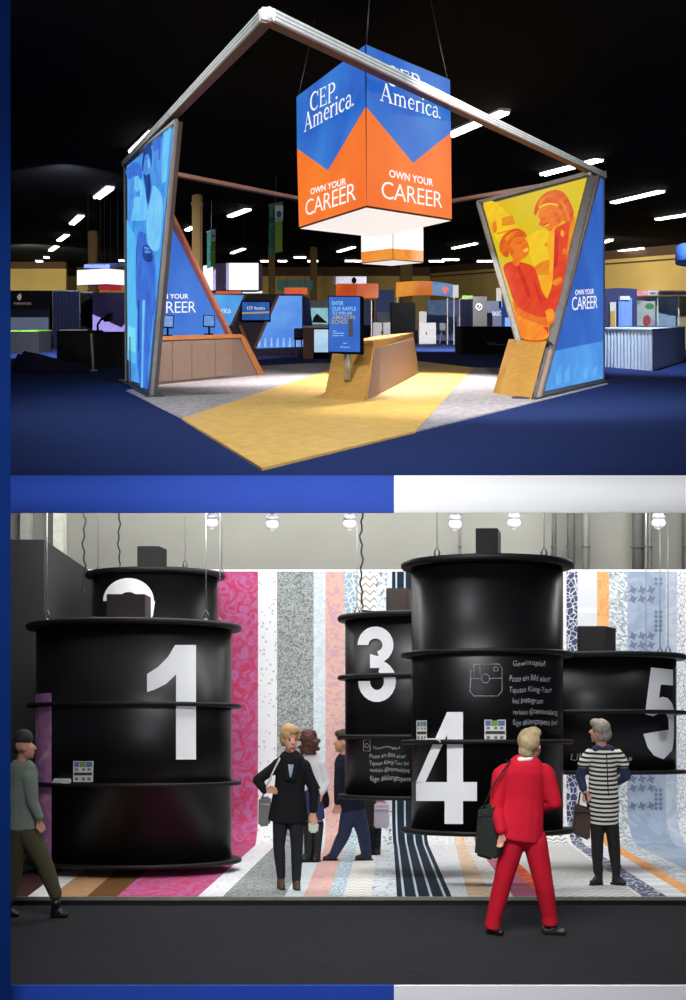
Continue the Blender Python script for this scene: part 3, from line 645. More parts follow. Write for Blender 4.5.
for i, (x0, y0, x1, y1, lab) in enumerate(lights):
    d0, d1 = min(HL*1000/(315-y0), 92), min(HL*1000/(315-y1), 92)
    if y0 > 255: d1 = d0 = (d0+d1)/2
    a, b = P(x0, y0, d0), P(x1, y1, d1); a.z = zu(d0, 6.6); b.z = zu(d1, 6.6)
    o = proto if i == 0 else copy_tree(proto)
    o['label'] = lab; v = b-a; o.location = (a+b)/2
    o.rotation_euler = Matrix(((v.normalized()), Vector((0,0,1)).cross(v).normalized(), v.cross(Vector((0,0,1)).cross(v)).normalized())).transposed().to_euler()
    o.scale = (v.length, min(1.2, .6+d0/60), 1)

# ---------------------------------------------------------------- columns, banners and hung signs
M_col = mat('tan_column', (92, 72, 40), .8, scale=1, spec=.1)
def column(x0, x1, d, lab):
    bm = B(); w_ = (x1-x0)/1000*d; p = P((x0+x1)/2, 0, d)
    rbox(bm, (p.x, p.y), w_, w_, zu(d), zu(d, 6.67), .0, SL, bev=.06)
    for z in (.3, 3.0, 6.2): rbox(bm, (p.x, p.y), w_*1.12, w_*1.12, zu(d, z), zu(d, z+.12), 0, SL)
    obj('column', bm, M_col, label=lab, cat='column')
column(192.5, 202.5, 42, 'tall tan column left of the two green banners'); column(268.5, 275, 72, 'far tan column under the larger green banner')
column(310, 317, 74, 'far tan column left of the raffle screen'); column(400, 412, 66, 'tan column behind the small cube sign'); column(89, 97.5, 60, 'tan column behind the white box sign on the left')
def banner(x0, x1, y0, y1, sq, d, lab):
    t = thing('hanging_banner', lab, 'banner', P((x0+x1)/2, y1, d), 'green banners hung from the hall ceiling')
    bm = B(); pts = [P(x0, y1-1, d), P(x1, y1-4, d+.3), P(x1, y0, d+.3), P(x0, y0+3, d)]; prism(bm, pts, (0, .03, 0))
    xm = x0+(x1-x0)*.45
    poly(bm, [p+Vector((0,-.02,0)) for p in (P(xm, y1-2.3, d), P(x1-.3, y1-4.5, d), P(x1-.3, y0+3, d), P(xm, y0+3, d))], 1); obj('cloth', bm, [mat('banner_teal', (54,120,110), .8), mat('banner_green', (120,152,52), .8)], t)
    bm = B(); prism(bm, [P(sq[0], sq[3], d-.06), P(sq[2], sq[3]-1, d-.06), P(sq[2], sq[1]-1, d-.06), P(sq[0], sq[1], d-.06)], (0, .03, 0)); e = obj('logo_patch', bm, mat('patch_white', (206,216,214), .7), t)
    bm = B(); cx, cy, r = (sq[0]+sq[2])/2, (sq[1]+sq[3])/2, (sq[2]-sq[0])*.33; poly(bm, [P(x, y, d-.075) for x, y in ell(cx, cy, r, r*1.3)]); obj('round_emblem', bm, mat('emblem_teal', (40,90,130), .7), e)
    bm = B()
    for k in range(5):
        yy = y1-8-k*(y1-sq[3]-12)/5; tube(bm, [P(x0+2, yy, d-.06), P(x0+4.5, yy-2.5, d-.06)], .02, 5)
    obj('upright_lettering', bm, mat('banner_ink', (24,60,66), .7), t)
    bm = B(); tube(bm, [P((x0+x1)/2, y0+1.5, d+.1), Vector(((P((x0+x1)/2, 0, d).x), d+.1, zu(d+.1, 6.67)))], .01, 5); tube(bm, [P(x0-.5, y0+3, d), P(x1+.5, y0, d+.3)], .03, 6); obj('hanging_rod', bm, M_dkalu, t)
banner(207, 215.5, 229, 269.5, (211.5,230.5,215.3,241.5), 44, 'small green banner hung beside the tan column'); banner(269, 282.5, 202, 255.5, (275,206,283,222), 36, 'large green banner hung left of the big cube sign')

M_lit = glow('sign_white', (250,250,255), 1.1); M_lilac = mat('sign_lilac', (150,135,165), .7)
def susp(bm, px, y, d):
    tube(bm, [P(px, y, d), Vector((P(px, y, d).x, d, zu(d, 6.67)))], .01, 5)
# white eight-sided sign
d = 44; t = thing('hanging_sign', 'white lit eight-sided sign hung above the far blue booth', 'sign', P(232, 289, d))
pl = [(203,d+2.6),(213,d+.6),(229,d),(258.5,d),(262.5,d+1.6),(252,d+5),(212,d+5)]
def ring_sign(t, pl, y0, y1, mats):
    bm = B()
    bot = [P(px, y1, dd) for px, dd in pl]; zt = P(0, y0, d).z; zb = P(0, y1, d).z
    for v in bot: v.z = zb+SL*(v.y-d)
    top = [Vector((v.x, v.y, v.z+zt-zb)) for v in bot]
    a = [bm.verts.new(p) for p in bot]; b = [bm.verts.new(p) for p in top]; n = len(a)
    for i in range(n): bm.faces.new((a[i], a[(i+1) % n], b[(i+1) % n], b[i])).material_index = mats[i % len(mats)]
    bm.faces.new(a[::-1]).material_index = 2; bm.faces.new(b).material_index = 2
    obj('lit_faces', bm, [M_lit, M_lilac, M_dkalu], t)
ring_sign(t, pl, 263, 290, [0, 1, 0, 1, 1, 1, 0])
bm = B(); susp(bm, 215, 264, d+1); susp(bm, 256, 264, d+.5); obj('cable', bm, M_black, t)
# white box sign on the left
d = 40; t = thing('hanging_sign', 'white lit box sign hung over the dark booths at the far left', 'sign', P(100, 284, d))
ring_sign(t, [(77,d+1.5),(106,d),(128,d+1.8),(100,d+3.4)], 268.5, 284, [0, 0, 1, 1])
bm = B(); q = [P(84, 268, d+.6), P(110, 268, d+.6), P(124, 266.5, d+2.6), P(92, 266.5, d+2.6)]; hexa(bm, q, [p+Vector((0,0,.14)) for p in q]); obj('blue_cap', bm, mat('cap_blue', (44,60,120), .6), t)
bm = B(); susp(bm, 88, 266, d+1.2); susp(bm, 118, 266, d+1.6); obj('cable', bm, M_black, t)
d = 42; t = thing('hanging_sign', 'blue rounded sign hung at the far right edge', 'sign', P(690, 262, d))
bm = B(); lathe(bm, P(694, 262, d), [(0, P(0,262,d).z), (.75, P(0,262,d).z), (.75, P(0,246,d).z), (0, P(0,246,d).z)], 28); obj('drum', bm, mat('sign_blue', (60,104,190), .6), t)
bm = B(); susp(bm, 690, 247, d); susp(bm, 700, 247, d); obj('cable', bm, M_black, t)

# ---------------------------------------------------------------- furniture of the hall
def boxthing(name, x0, x1, y0, d, depth, m, lab, cat, y1=None, grp=None, bev=.01):
    bm = B(); yb = yfu(d) if y1 is None else y1; bpx(bm, x0, x1, y0, yb, d, depth, SL, bev=bev)
    return obj(name, bm, m, label=lab, cat=cat, group=grp)
M_drape = mat('navy_drape', (34, 38, 70), .9, scale=3, stretch=(14,14,.3), rgb2=(48,54,92)); M_bdrape = mat('black_drape', (14, 14, 20), .9, scale=3, stretch=(14,14,.3))
def drape(x0, x1, y0, d, m, lab, folds=10, name='curtain', y1=None):
    """pipe-and-drape curtain with real folds"""
    t = thing(name, lab, 'curtain', P((x0+x1)/2, yfu(d), d)); bm = B(); n = folds*6; top = []; bot = []
    zb = zu(d) if y1 is None else P(0, y1, d).z
    for i in range(n+1):
        px = x0+(x1-x0)*i/n; a = P(px, y0, d); off = .09*math.sin(2*PI*i/6)
        top.append(bm.verts.new((a.x, d+off*.6, a.z))); bot.append(bm.verts.new((a.x, d+off, zb)))
    for i in range(n): bm.faces.new((bot[i], bot[i+1], top[i+1], top[i])).smooth = True
    bmesh.ops.solidify(bm, geom=bm.faces[:], thickness=.02)
    obj('cloth', bm, m, t); bm = B(); tube(bm, [P(x0-.3, y0, d), P(x1+.3, y0, d)], .035); 
    for px in (x0, x1): tube(bm, [P(px, y0, d+.15), Vector((P(px, 0, d).x, d+.15, zu(d+.15)))], .035)
    obj('pipe_frame', bm, M_dkalu, t); return t
def plain_table(x0, x1, y0, d, depth, m, lab, topm, cloth=True):
    """table under a floor-length cloth"""
    t = thing('draped_table', lab, 'table', P((x0+x1)/2, yfu(d), d)); H = zu(d)-P(0, y0, d).z
    bm = B(); bpx(bm, x0, x1, y0, y0+1.2, d, depth, SL, bev=.01); obj('tabletop', bm, topm, t)
    bm = B(); a, b = P(x0, y0+1, d), P(x1, y0+1, d); loop = []
    per = [(a.x, d), (b.x, d), (b.x, d+depth), (a.x, d+depth)]; n = 14
    for i in range(4):
        p, q = Vector(per[i]), Vector(per[(i+1) % 4]); nn = n if i % 2 == 0 else 8
        for k in range(nn*3): loop.append(p+(q-p)*(k/(nn*3)))
    c = Vector(((a.x+b.x)/2, d+depth/2)); tops = []; bots = []
    for i, v in enumerate(loop):
        o = (v-c).normalized()*.03*math.sin(2*PI*i/3+.4); z = zu(v.y)
        tops.append(bm.verts.new((v.x+o.x*.3, v.y+o.y*.3, a.z+SL*(v.y-d)))); bots.append(bm.verts.new((v.x+o.x, v.y+o.y, z)))
    for i in range(len(loop)): j = (i+1) % len(loop); bm.faces.new((bots[i], bots[j], tops[j], tops[i])).smooth = True
    obj('skirt', bm, m, t); return t
# left side
drape(53, 80, 291, 48, M_drape, 'dark blue drape at the far left, right of the black header', 8)
drape(80, 93, 292.5, 46, M_bdrape, 'narrow black drape between the blue drape and the lilac panel', 4)
t = thing('exhibit_booth', 'dark booth under a black header with a small emblem at the far left', 'booth', P(30, 346, 52))
bm = B(); bpx(bm, -20, 52, 290.5, 308.5, 51, 1.2, SL, bev=.02); hd = obj('header', bm, M_black, t)
bm = B(); put(bm, glyphs('FIREHOUSE', .01, 1.5), lambda x, y: P(14+17*x, 304.6-2.2*y, 50.97)); poly(bm, [P(x, y, 50.97) for x, y in ((19,300.5),(17,297.5),(18.5,294),(19.5,295.5),(20,292.8),(21.5,296),(21,299.5))]); obj('header_lettering', bm, mat('header_ink', (150,128,112), .7), hd)
bm = B(); bpx(bm, -20, 52, 308.5, yfu(53), 53, .1, SL); obj('back_panel', bm, mat('booth_grey', (92,98,116), .8, scale=3, stretch=(10,10,.3)), t)
for x in (-20, 49.5): bm = B(); bpx(bm, x, x+2.4, 306, yfu(51.2), 51.2, .14, SL); obj('post', bm, M_black, t)
plain_table(10, 38, 330.5, 42, 2.0, M_bdrape, 'dark table with a bright green top at the far left', mat('lime_top', (118,190,40), .6))
t = plain_table(57, 91, 331, 30, 1.5, M_bdrape, 'black draped table with white papers on top at the far left', M_black)
t = plain_table(91.5, 122, 332.5, 30.5, 1.6, M_bdrape, 'black draped table left of the tall blue lightbox', M_black)
bm = B(); q = P(70, 331, 30.3); rbox(bm, (q.x, q.y+.4), .75, .5, q.z+.095, q.z+.125, .05, SL); obj('paper_stack', bm, M_white, label='white papers lying on the black table at the far left', cat='papers')
t = thing('metal_leg_stand', 'thin pale metal stand leg between the two black tables', 'stand', FU(92.5, 370)); bm = B(); tube(bm, [FU(93.5, 371), P(91, 334, FU(93,371).y)], .035); obj('pole', bm, M_alu, t); bm = B(); q = FU(93.5, 371); rbox(bm, (q.x, q.y), .2, .2, q.z, q.z+.03, 0, SL); obj('foot', bm, M_alu, t)
boxthing('partition_panel', 92.5, 126, 292.5, 44, .2, mat('lilac_panel', (104,90,138), .8), 'lilac grey partition panel left of the tall blue lightbox', 'partition')
t = thing('monitor_arm', 'black monitor on a bent arm standing on the black table', 'monitor', P(99, 332.3, 31)); d = 31
zt = P(0, 332.5, 30.5).z+SL*.5; bp_ = P(98, 0, d); bp_.z = zt
bm = B(); rbox(bm, (bp_.x, d), .28, .24, zt-.01, zt+.04, 0, SL, bev=.01); obj('foot', bm, M_black, t)
bm = B(); tube(bm, [bp_, P(97.5, 325, d), P(101, 319.5, d), P(105, 318.5, d)], .035); obj('arm', bm, M_black, t)
bm = B(); prism(bm, [P(103,322,d), P(110,321,d-.1), P(111.5,312.5,d-.1), P(105,314.5,d)], (.05,.1,.02), bev=.01); obj('screen', bm, mat('screen_dark', (24,34,44), .3), t)
t = thing('folding_chair', 'dark chair half hidden by the tall blue lightbox', 'chair', FU(122, 366)); q = FU(121.5, 366)
for dx, dy in ((-.2,0),(.2,0),(-.2,.4),(.2,.4)): bm = B(); b0_ = Vector((q.x+dx, q.y+dy, zu(q.y+dy))); tube(bm, [b0_, b0_+Vector((0,0,.5))], .025); obj('leg', bm, M_dkalu, t)
bm = B(); rbox(bm, (q.x, q.y+.2), .46, .46, zu(q.y+.2,.48), zu(q.y+.2,.54), 0, SL, bev=.02); obj('seat', bm, M_black, t)
bm = B(); rbox(bm, (q.x, q.y+.42), .46, .05, zu(q.y+.42,.54), zu(q.y+.42,1.05), 0, 0, bev=.02); obj('backrest', bm, M_black, t)
bm = B(); q = FU(48, 347); tube(bm, [q, q+Vector((0,0,.55))], [.12,.12], 12); tube(bm, [q+Vector((0,0,.55)), q+Vector((0,0,.68))], [.12,.04], 12); obj('fire_extinguisher', bm, mat('red_paint', (170,34,40), .4), label='red extinguisher standing right of the green-topped table', cat='extinguisher')
bm = B(); n = 14
ed = [(11,351,.62),(30,356,.5),(50,362,.34),(75,368,.14),(88,371,.03)]; rows = []
for px, yy, h in ed:
    f_ = FU(px, yfu(FU(px, 373 if px < 60 else 372).y)); rows.append([bm.verts.new((f_.x, f_.y+j*.28, zu(f_.y+j*.28, .02 if j in (0, 6) else h*math.sin(PI*j/6)*(.9+.2*math.sin(j*2.2+px))))) for j in range(7)])
for a, b in zip(rows, rows[1:]):
    for j in range(6): bm.faces.new((a[j], b[j], b[j+1], a[j+1])).smooth = True
bmesh.ops.solidify(bm, geom=bm.faces[:], thickness=.02)
obj('dust_cover', bm, M_drape, label='dark crumpled cover sheet spread on the carpet at the far left', cat='cover')
def redbox(x0, x1, y0, y1, d, lab, m, txt=None):
    t = thing('box_sign', lab, 'sign', P((x0+x1)/2, y1, d)); bm = B(); bpx(bm, x0, x1, y0, y1, d, .5, SL, bev=.02); obj('box', bm, m, t)
    bm = B(); susp(bm, x0+2, y0+.3, d+.3); susp(bm, x1-2, y0+.3, d+.3); obj('cable', bm, M_black, t)
    if txt:
        bm = B(); put(bm, glyphs(txt, .02), lambda x, y: P(x0+1.5+(x1-x0-3)*x, y1-2-(y1-y0-4.5)*y, d-.015)); obj('lettering', bm, W, t)
M_red = glow('red_box', (176,40,44), .8); M_or = glow('orange_box', (226,92,60), .85, (236,112,72))
redbox(98.5,106.5,284,290,42,'dark red lit box sign under the white sign, left one of two',M_red); redbox(108.5,119.5,284,290.5,42,'dark red lit box sign under the white sign, right one of two',M_red)
# far blue booth
d = 38; t = thing('exhibit_booth', 'far grey booth with glowing blue slanted panels and a wall screen', 'booth', P(256, 352, d))
bm = B(); bpx(bm, 206, 303, 294, yfu(d), d, .25, SL); obj('back_wall', bm, mat('booth_taupe', (86,74,86), .8), t)
PB = Plane((0, d, 0), (0,-1,0)); z9 = lambda x, y: (190+x/4.573, 270+y/4.573)
bm = B(); prism(bm, inset(PB, [z9(90,112), z9(252,115), z9(185,262), z9(150,262)], .06), (0,.05,0)); lb_ = obj('lit_panel', bm, glow('booth_cyan', (66,140,222), 1.0, (96,180,240), .6), t)
bm = B(); put(bm, serif_word('America'), lambda x, y: PB(*z9(78+110*x, 196-26*y), .08)); obj('lettering', bm, W, lb_)
bm = B(); prism(bm, inset(PB, [z9(402,118), z9(512,118), z9(512,350), z9(297,358)], .06), (0,.05,0)); rb2 = obj('lit_panel', bm, glow('booth_blue', (70,120,220), 1.0, (110,170,240), .5), t)
bm = B()
for x in range(310, 512, 28): poly(bm, inset(PB, [z9(x,352), z9(x+12,352), z9(x+10,310), z9(x+4,310)], .085))
obj('glowing_bars', bm, glow('booth_pale', (150,190,246), 1.0), rb2)
bm = B()
for a, b in ((z9(255,115), z9(186,264)), (z9(402,116), z9(296,358))): beam(bm, PB(*a, .1), PB(*b, .1), .1, .1)
obj('wooden_edge', bm, mat('rosy_wood', (186,116,92)), t)
bm = B(); prism(bm, [PB(*z9(515,116)), PB(*z9(515,262)), P(312.5,325,d+.8), P(309,298,d+.8)], (0,.1,0)); obj('side_wing', bm, mat('wing_blue', (44,74,160), .7), t)
bm = B(); q = [FU(252,352.8), FU(303,352.8), FU(309,356.5), FU(257,360)]; hexa(bm, q, [p+Vector((0,0,.06)) for p in q]); obj('purple_platform', bm, mat('purple_vinyl', (112,76,160), .6), t)
t = thing('flat_screen', 'flat screen with a lettered slide hung on the far blue booth wall', 'screen', PB(255.5, 321, .2)); bm = B(); bpx(bm, 240.7, 270.5, 300.6, 321.4, d-.2, .2, 0, bev=.02); obj('case', bm, M_black, t)
bm = B(); poly(bm, inset(PB, [(242,320),(269.5,320),(269.5,302),(242,302)], .21), 0); poly(bm, inset(PB, [(242,314),(269.5,313),(269.5,311.4),(242,312.4)], .225), 1); put(bm, serif_word('CEP America'.replace(' ', ' ')), lambda x, y: PB(247+18*x, 309.5-3*y, .23), 2); obj('slide', bm, [glow('slide_blue', (36,84,160), .9, (50,104,180)), glow('slide_tan', (190,160,110), .9), W], t)
t = thing('reception_counter', 'small far counter with brown end and glowing white front', 'counter', P(315, 355, 37)); d = 36.5
bm = B(); bpx(bm, 303, 313.3, 327, yfu(d), d, .9, SL, bev=.02); obj('brown_end', bm, mat('counter_brown', (124,84,72), .6), t)
bm = B(); bpx(bm, 313.3, 329, 328.5, yfu(d+.2), d+.2, .7, SL); bd = obj('body', bm, M_black, t); bm = B(); bpx(bm, 314.2, 328.5, 329.5, 352, d+.16, .04, 0); obj('glowing_front', bm, glow('front_white', (196,220,236), 1.0, (160,200,230)), t)
bm = B(); bpx(bm, 302.5, 330, 326, 327.6, d-.05, .9, SL, bev=.01); obj('worktop', bm, mat('counter_white', (216,210,210), .5), t)
t = thing('display_panel', 'bright display panel with a dark product picture behind the far counter', 'display', P(319, 354, 41)); d = 41
bm = B(); bpx(bm, 309.5, 332, 300.5, yfu(d), d, .2, SL, bev=.02); obj('case', bm, mat('panel_white', (206,214,222), .6), t)
bm = B(); poly(bm, [P(x, y, d-.03) for x, y in ((311,324),(330,324),(330,308),(311,308))], 0); poly(bm, [P(x, y, d-.05) for x, y in ((312,322.5),(328,323),(322,318),(317,313.5),(314,317))], 1); obj('picture', bm, [glow('picture_teal', (120,176,190), .9, (160,206,214)), mat('picture_dark', (70,52,48), .6)], t)
t = thing('bar_stool', 'dark stool in front of the glowing far booth wall', 'stool', P(299, 348, 37.2)); d = 37.2; q = P(298.5, 0, d); q.z = zu(d)
for dx, dy in ((-.14,-.1),(.14,-.1),(-.14,.2),(.14,.2)): bm = B(); b0_ = Vector((q.x+dx, d+dy, zu(d+dy, .05))); tube(bm, [b0_, b0_+Vector((-dx*.2,0,.66))], .022); obj('leg', bm, M_dkalu, t)
bm = B(); rbox(bm, (q.x, d+.05), .34, .34, q.z+.68, q.z+.76, 0, SL, bev=.02); obj('seat', bm, M_black, t); bm = B(); rbox(bm, (q.x, d+.2), .36, .05, q.z+.74, q.z+1.15, 0, 0, bev=.03); obj('backrest', bm, mat('stool_blue', (40,50,90), .7), t)
t = thing('reception_counter', 'far slanted taupe counter under the wall screen', 'counter', P(240, 356, 36)); d = 36
bm = B(); a = [FU(230,359.5), FU(254,359.5), FU(254,358.3), FU(230,358.3)]; hexa(bm, a, [P(229,326,a[0].y), P(240,326,a[0].y), P(240,325.6,a[2].y), P(229,325.6,a[2].y)]); obj('body', bm, mat('booth_taupe', (86,74,86)), t)
bm = B(); beam(bm, P(240,326,a[0].y-.05), FU(254.6,359.5)+Vector((0,-.05,0.06)), .3, .1); obj('wooden_edge', bm, mat('rosy_wood', (186,116,92)), t)
redbox(216,240,283,293.5,46,'orange lit box sign above the far blue booth, left of the white one',M_or); redbox(284.5,307,287.5,294.3,50,'orange lit box sign above the far blue booth, at its right end',M_or)
redbox(242,261.5,288,293,48,'small white box sign above the far wall screen',M_lit)
redbox(277,313,280,290,60,'dark green header sign far behind the blue booth',mat('header_green', (22,66,56), .7))
# middle: orange headers and their stands
d = 50; t = thing('header_stand', 'orange header on posts behind the raffle screen', 'stand', P(355, 347, d))
bm = B(); bpx(bm, 336, 378.5, 283.5, 298, d, .8, SL, bev=.04); obj('header', bm, glow('header_orange', (196,72,36), .85, (224,120,40), .5), t)
for x in (338, 371): bm = B(); bpx(bm, x, x+1, 297, yfu(d+.3), d+.3, .06, SL); obj('post', bm, M_dkalu, t)
d = 52; redbox(333.5,366.5,276.5,284.5,d,'pale hanging sign with a dark round emblem above the orange header',mat('pale_sign', (170,176,196), .6)); bm = B(); poly(bm, [P(x, y, d-.03) for x, y in ell(354,280.3,2.4,3.2)]); e = obj('round_emblem', bm, M_black, [o for o in C.objects if o.name.startswith('box_sign')][-1])
d = 54; t = thing('header_stand', 'curved orange and blue header on posts right of the small cube sign', 'stand', P(428, 344, d))
bm = B(); n = 16; zt, zb = P(0,282.5,d).z, P(0,297.3,d).z; fr = []
for i in range(n+1):
    px = 396+57*i/n; x = P(px,0,d).x; yy = d-.5*math.sin(PI*i/n); fr.append((x, yy))
for i in range(n):
    (xa, ya), (xb, yb) = fr[i], fr[i+1]; f = bm.faces.new([bm.verts.new(v) for v in ((xa,ya,zb),(xb,yb,zb),(xb,yb,zt-(i/n)*.1),(xa,ya,zt-(i/n)*.1))]); f.material_index = 0 if i < 10+ (0) else 1
bmesh.ops.remove_doubles(bm, verts=bm.verts[:], dist=.001); bmesh.ops.solidify(bm, geom=bm.faces[:], thickness=.15)
obj('header', bm, [glow('header_amber', (206,108,36), .9, (240,160,52), .5), glow('header_sky', (90,130,186), .8, (120,160,206), 2)], t)
bm = B(); bpx(bm, 453, 458.5, 285, 297, d-.05, .15, 0); obj('white_end', bm, glow('end_white', (216,214,206), .9), t)
bm = B(); poly(bm, [P(x, y, d-.55) for x, y in ((443,287),(447,286.5),(449,290),(445.5,294.5),(442,291))]); obj('red_emblem', bm, mat('emblem_red', (160,60,60), .6), t)
for x in (397, 447, 453.5): bm = B(); bpx(bm, x, x+.9, 296.5, yfu(d+.1), d+.1, .06, SL); obj('post', bm, M_dkalu, t)
def cabinet(x0, x1, y0, d, depth, lab, m=mat('cabinet_white', (160,162,170), .5), y1=None):
    t = thing('white_cabinet', lab, 'cabinet', P((x0+x1)/2, yfu(d), d)); yb = yfu(d) if y1 is None else y1
    bm = B(); bpx(bm, x0, x1, y0, yb, d, depth, SL, bev=.02); obj('carcass', bm, m, t)
    bm = B(); bpx(bm, x0+1, (x0+x1)/2-.2, y0+1.5, yb-1, d-.03, .03, 0); a = obj('door', bm, m, t); bm = B(); bpx(bm, (x0+x1)/2+.2, x1-1, y0+1.5, yb-1, d-.03, .03, 0); obj('door', bm, m, t)
    bm = B(); c_ = P((x0+x1)/2-1.2, (y0+yb)/2, d-.05); rbox(bm, (c_.x, c_.y), .06, .04, c_.z-.05, c_.z+.05); obj('handle', bm, M_black, a); return t
cabinet(419, 436, 322.8, 55, 1.2, 'white cabinet with two doors right of the tall black panel')
boxthing('white_monitor', 419, 426.5, 311.5, 56.5, .3, mat('cabinet_white', (160,162,170)), 'white box display standing behind the white cabinet', 'display')
cabinet(373, 392, 322.5, 58, 1.0, 'white cabinet seen right behind the raffle screen'); boxthing('white_monitor', 377, 391, 312, 60, .3, mat('cabinet_white', (160,162,170)), 'white panel display behind the raffle screen', 'display')
boxthing('tall_panel', 391, 415.5, 302.5, 46, .8, M_black, 'tall black panel standing behind the central counter', 'panel', bev=.02)
boxthing('blue_backdrop', 427, 461, 300, 62, .2, mat('backdrop_blue', (52,78,128), .8, scale=2, rgb2=(92,112,150)), 'blue backdrop wall behind the white cabinet and stool', 'backdrop')
boxthing('blue_backdrop', 376, 394, 290, 64, .2, mat('backdrop_navy', (40,54,100), .8, scale=2), 'narrow navy backdrop between the two orange headers', 'backdrop')
boxthing('blue_backdrop', 338, 374, 300, 66, .2, mat('backdrop_slate', (54,70,110), .8, scale=2), 'slate backdrop under the left orange header', 'backdrop')
def stool(px, d, lab):
    t = thing('bar_stool', lab, 'stool', P(px, yfu(d), d)); q = P(px, 0, d); q.z = zu(d)
    for dx, dy in ((-.22,-.2),(.22,-.2),(-.22,.2),(.22,.2)): bm = B(); b0_ = Vector((q.x+dx, d+dy, zu(d+dy))); tube(bm, [b0_, Vector((q.x+dx*.5, d+dy*.5, q.z+.75))], .025); obj('leg', bm, M_dkalu, t)
    bm = B(); rbox(bm, (q.x, d), .42, .42, q.z+.74, q.z+.8, 0, SL, bev=.02); obj('seat', bm, mat('stool_grey', (90,96,110), .6), t)
    bm = B(); rbox(bm, (q.x, d+.2), .4, .05, q.z+.8, q.z+1.2, 0, 0, bev=.02); obj('backrest', bm, mat('stool_grey', (90,96,110)), t)
stool(443.5, 55.5, 'grey bar stool between the header posts right of the white cabinet')
drape(460, 473, 299, 50, M_drape, 'dark blue drape left of the panel with the struck circle', 4)
boxthing('green_sign', 462, 473, 295.5, 50.5, .2, mat('green_sign', (96,140,60), .7), 'small green sign above the dark drape', 'sign', y1=300)
t = thing('pull_up_banner', 'dark banner with a white struck circle behind the black table', 'banner', P(480, yfu(46), 46)); d = 46
bm = B(); bpx(bm, 473, 487, 296.5, yfu(d), d, .08, SL); obj('cloth', bm, mat('banner_black', (12,14,24), .7), t)
bm = B(); pts_ = [(479+2.8*math.cos(2*PI*i/20), 307+3*math.sin(2*PI*i/20)) for i in range(21)]; tube(bm, [P(x, y, d-.03) for x, y in pts_], .022, 5); tube(bm, [P(477.2,309.6,d-.03), P(480.8,304.4,d-.03)], .022, 5); obj('circle_mark', bm, mat('mark_white', (170,174,180), .6), t)
t = thing('pull_up_banner', 'navy banner with small pale lettering left of the orange photo', 'banner', P(494, yfu(47), 47)); d = 47
bm = B(); bpx(bm, 487, 501.5, 301, yfu(d), d, .08, SL); obj('cloth', bm, mat('banner_navy', (16,26,54), .7), t); bm = B(); put(bm, glyphs('SASC', .01), lambda x, y: P(492+9*x, 315.5-4*y, d-.02)); obj('lettering', bm, mat('ink_pale', (110,120,150), .6), t)
boxthing('blue_backdrop', 501.5, 522, 301, 47.5, .2, mat('backdrop_bright', (44,84,170), .7), 'bright blue backdrop half behind the orange photo', 'backdrop')
boxthing('white_sign', 496.5, 501.5, 288, 46.5, .1, glow('small_sign_white', (206,206,190), .9), 'small white lit sign left of the orange photo', 'sign', y1=301)
t = plain_table(462, 518, 327, 41, 2.5, M_bdrape, 'long black draped table left of the wooden plinth', M_black)
bm = B(); put(bm, glyphs('SASC', .01), lambda x, y: P(487+9*x, 345-2.6*y, 40.94)); poly(bm, [P(x, y, 40.94) for x, y in ((497,345),(505,345),(505,344),(497,344))]); obj('lettering', bm, mat('ink_pale', (110,120,150)), t)
# right side: white skirted tables and booths
M_skirt = mat('white_skirt', (196, 214, 236), .8, scale=3, stretch=(6,6,.2), rgb2=(214,226,240))
t = thing('draped_table', 'large white pleated table at the right edge', 'table', FU(650, 371))
f_ = FU(652, 371); l_ = FU(598, 366.5); r_ = FU(685, 360.5); bk_ = l_+r_-f_; H = .0402*f_.y
bm = B(); loop = []
for a, b, n in ((l_, f_, 16), (f_, r_, 12), (r_, bk_, 12), (bk_, l_, 12)):
    for k in range(n*4): loop.append(a+(b-a)*(k/(n*4)))
c = (l_+r_)/2; tops = []; bots = []
for i, v in enumerate(loop):
    o = (v-c).normalized()*.05*math.sin(2*PI*i/4+.3*math.sin(i*.7)); tops.append(bm.verts.new((v.x+o.x*.25, v.y+o.y*.25, zu(v.y, H)))); bots.append(bm.verts.new((v.x+o.x, v.y+o.y, zu(v.y))))
for i in range(len(loop)): j = (i+1) % len(loop); bm.faces.new((bots[i], bots[j], tops[j], tops[i])).smooth = True
obj('skirt', bm, M_skirt, t)
bm = B(); q = [Vector((p.x+(p.x-c.x)*.01, p.y+(p.y-c.y)*.01, zu(p.y, H))) for p in (l_, f_, r_, bk_)]; hexa(bm, q, [p+Vector((0,0,.05)) for p in q], bev=.01); obj('tabletop', bm, M_skirt, t)
d = 44; t = thing('exhibit_booth', 'blue booth with an arched top behind the white table', 'booth', P(620, yfu(d), d)); n = 14
bm = B(); pts_ = [P(600, yfu(d), d), P(637, yfu(d), d)]+[P(637-37*i/n, 292-4*math.sin(PI*(.25+.55*i/n)), d) for i in range(n+1)]; prism(bm, pts_, (0,.3,.06)); obj('back_wall', bm, mat('arch_navy', (34,42,92), .8), t)
bm = B(); bpx(bm, 618.5, 632, 298, 330, d-.1, .1, 0); obj('blue_panel', bm, mat('panel_blue', (66,110,200), .7, scale=2, stretch=(3,1,.2), rgb2=(120,160,226)), t)
bm = B(); bpx(bm, 620, 630, 296, 300, d-.2, .1, 0); obj('name_plate', bm, mat('plate_pale', (180,196,206), .6), t)
bm = B(); bpx(bm, 610, 616, 302, 331, d-.1, .1, 0); obj('white_panel', bm, mat('panel_pale', (176,184,182), .7), t); bm = B(); bpx(bm, 611, 615, 311, 331, d-.15, .05, 0); obj('yellow_figure', bm, mat('panel_yellow', (176,140,50), .7), t)
d = 46; t = thing('exhibit_booth', 'pale booth with a white header and pink sign at the right edge', 'booth', P(665, yfu(d), d))
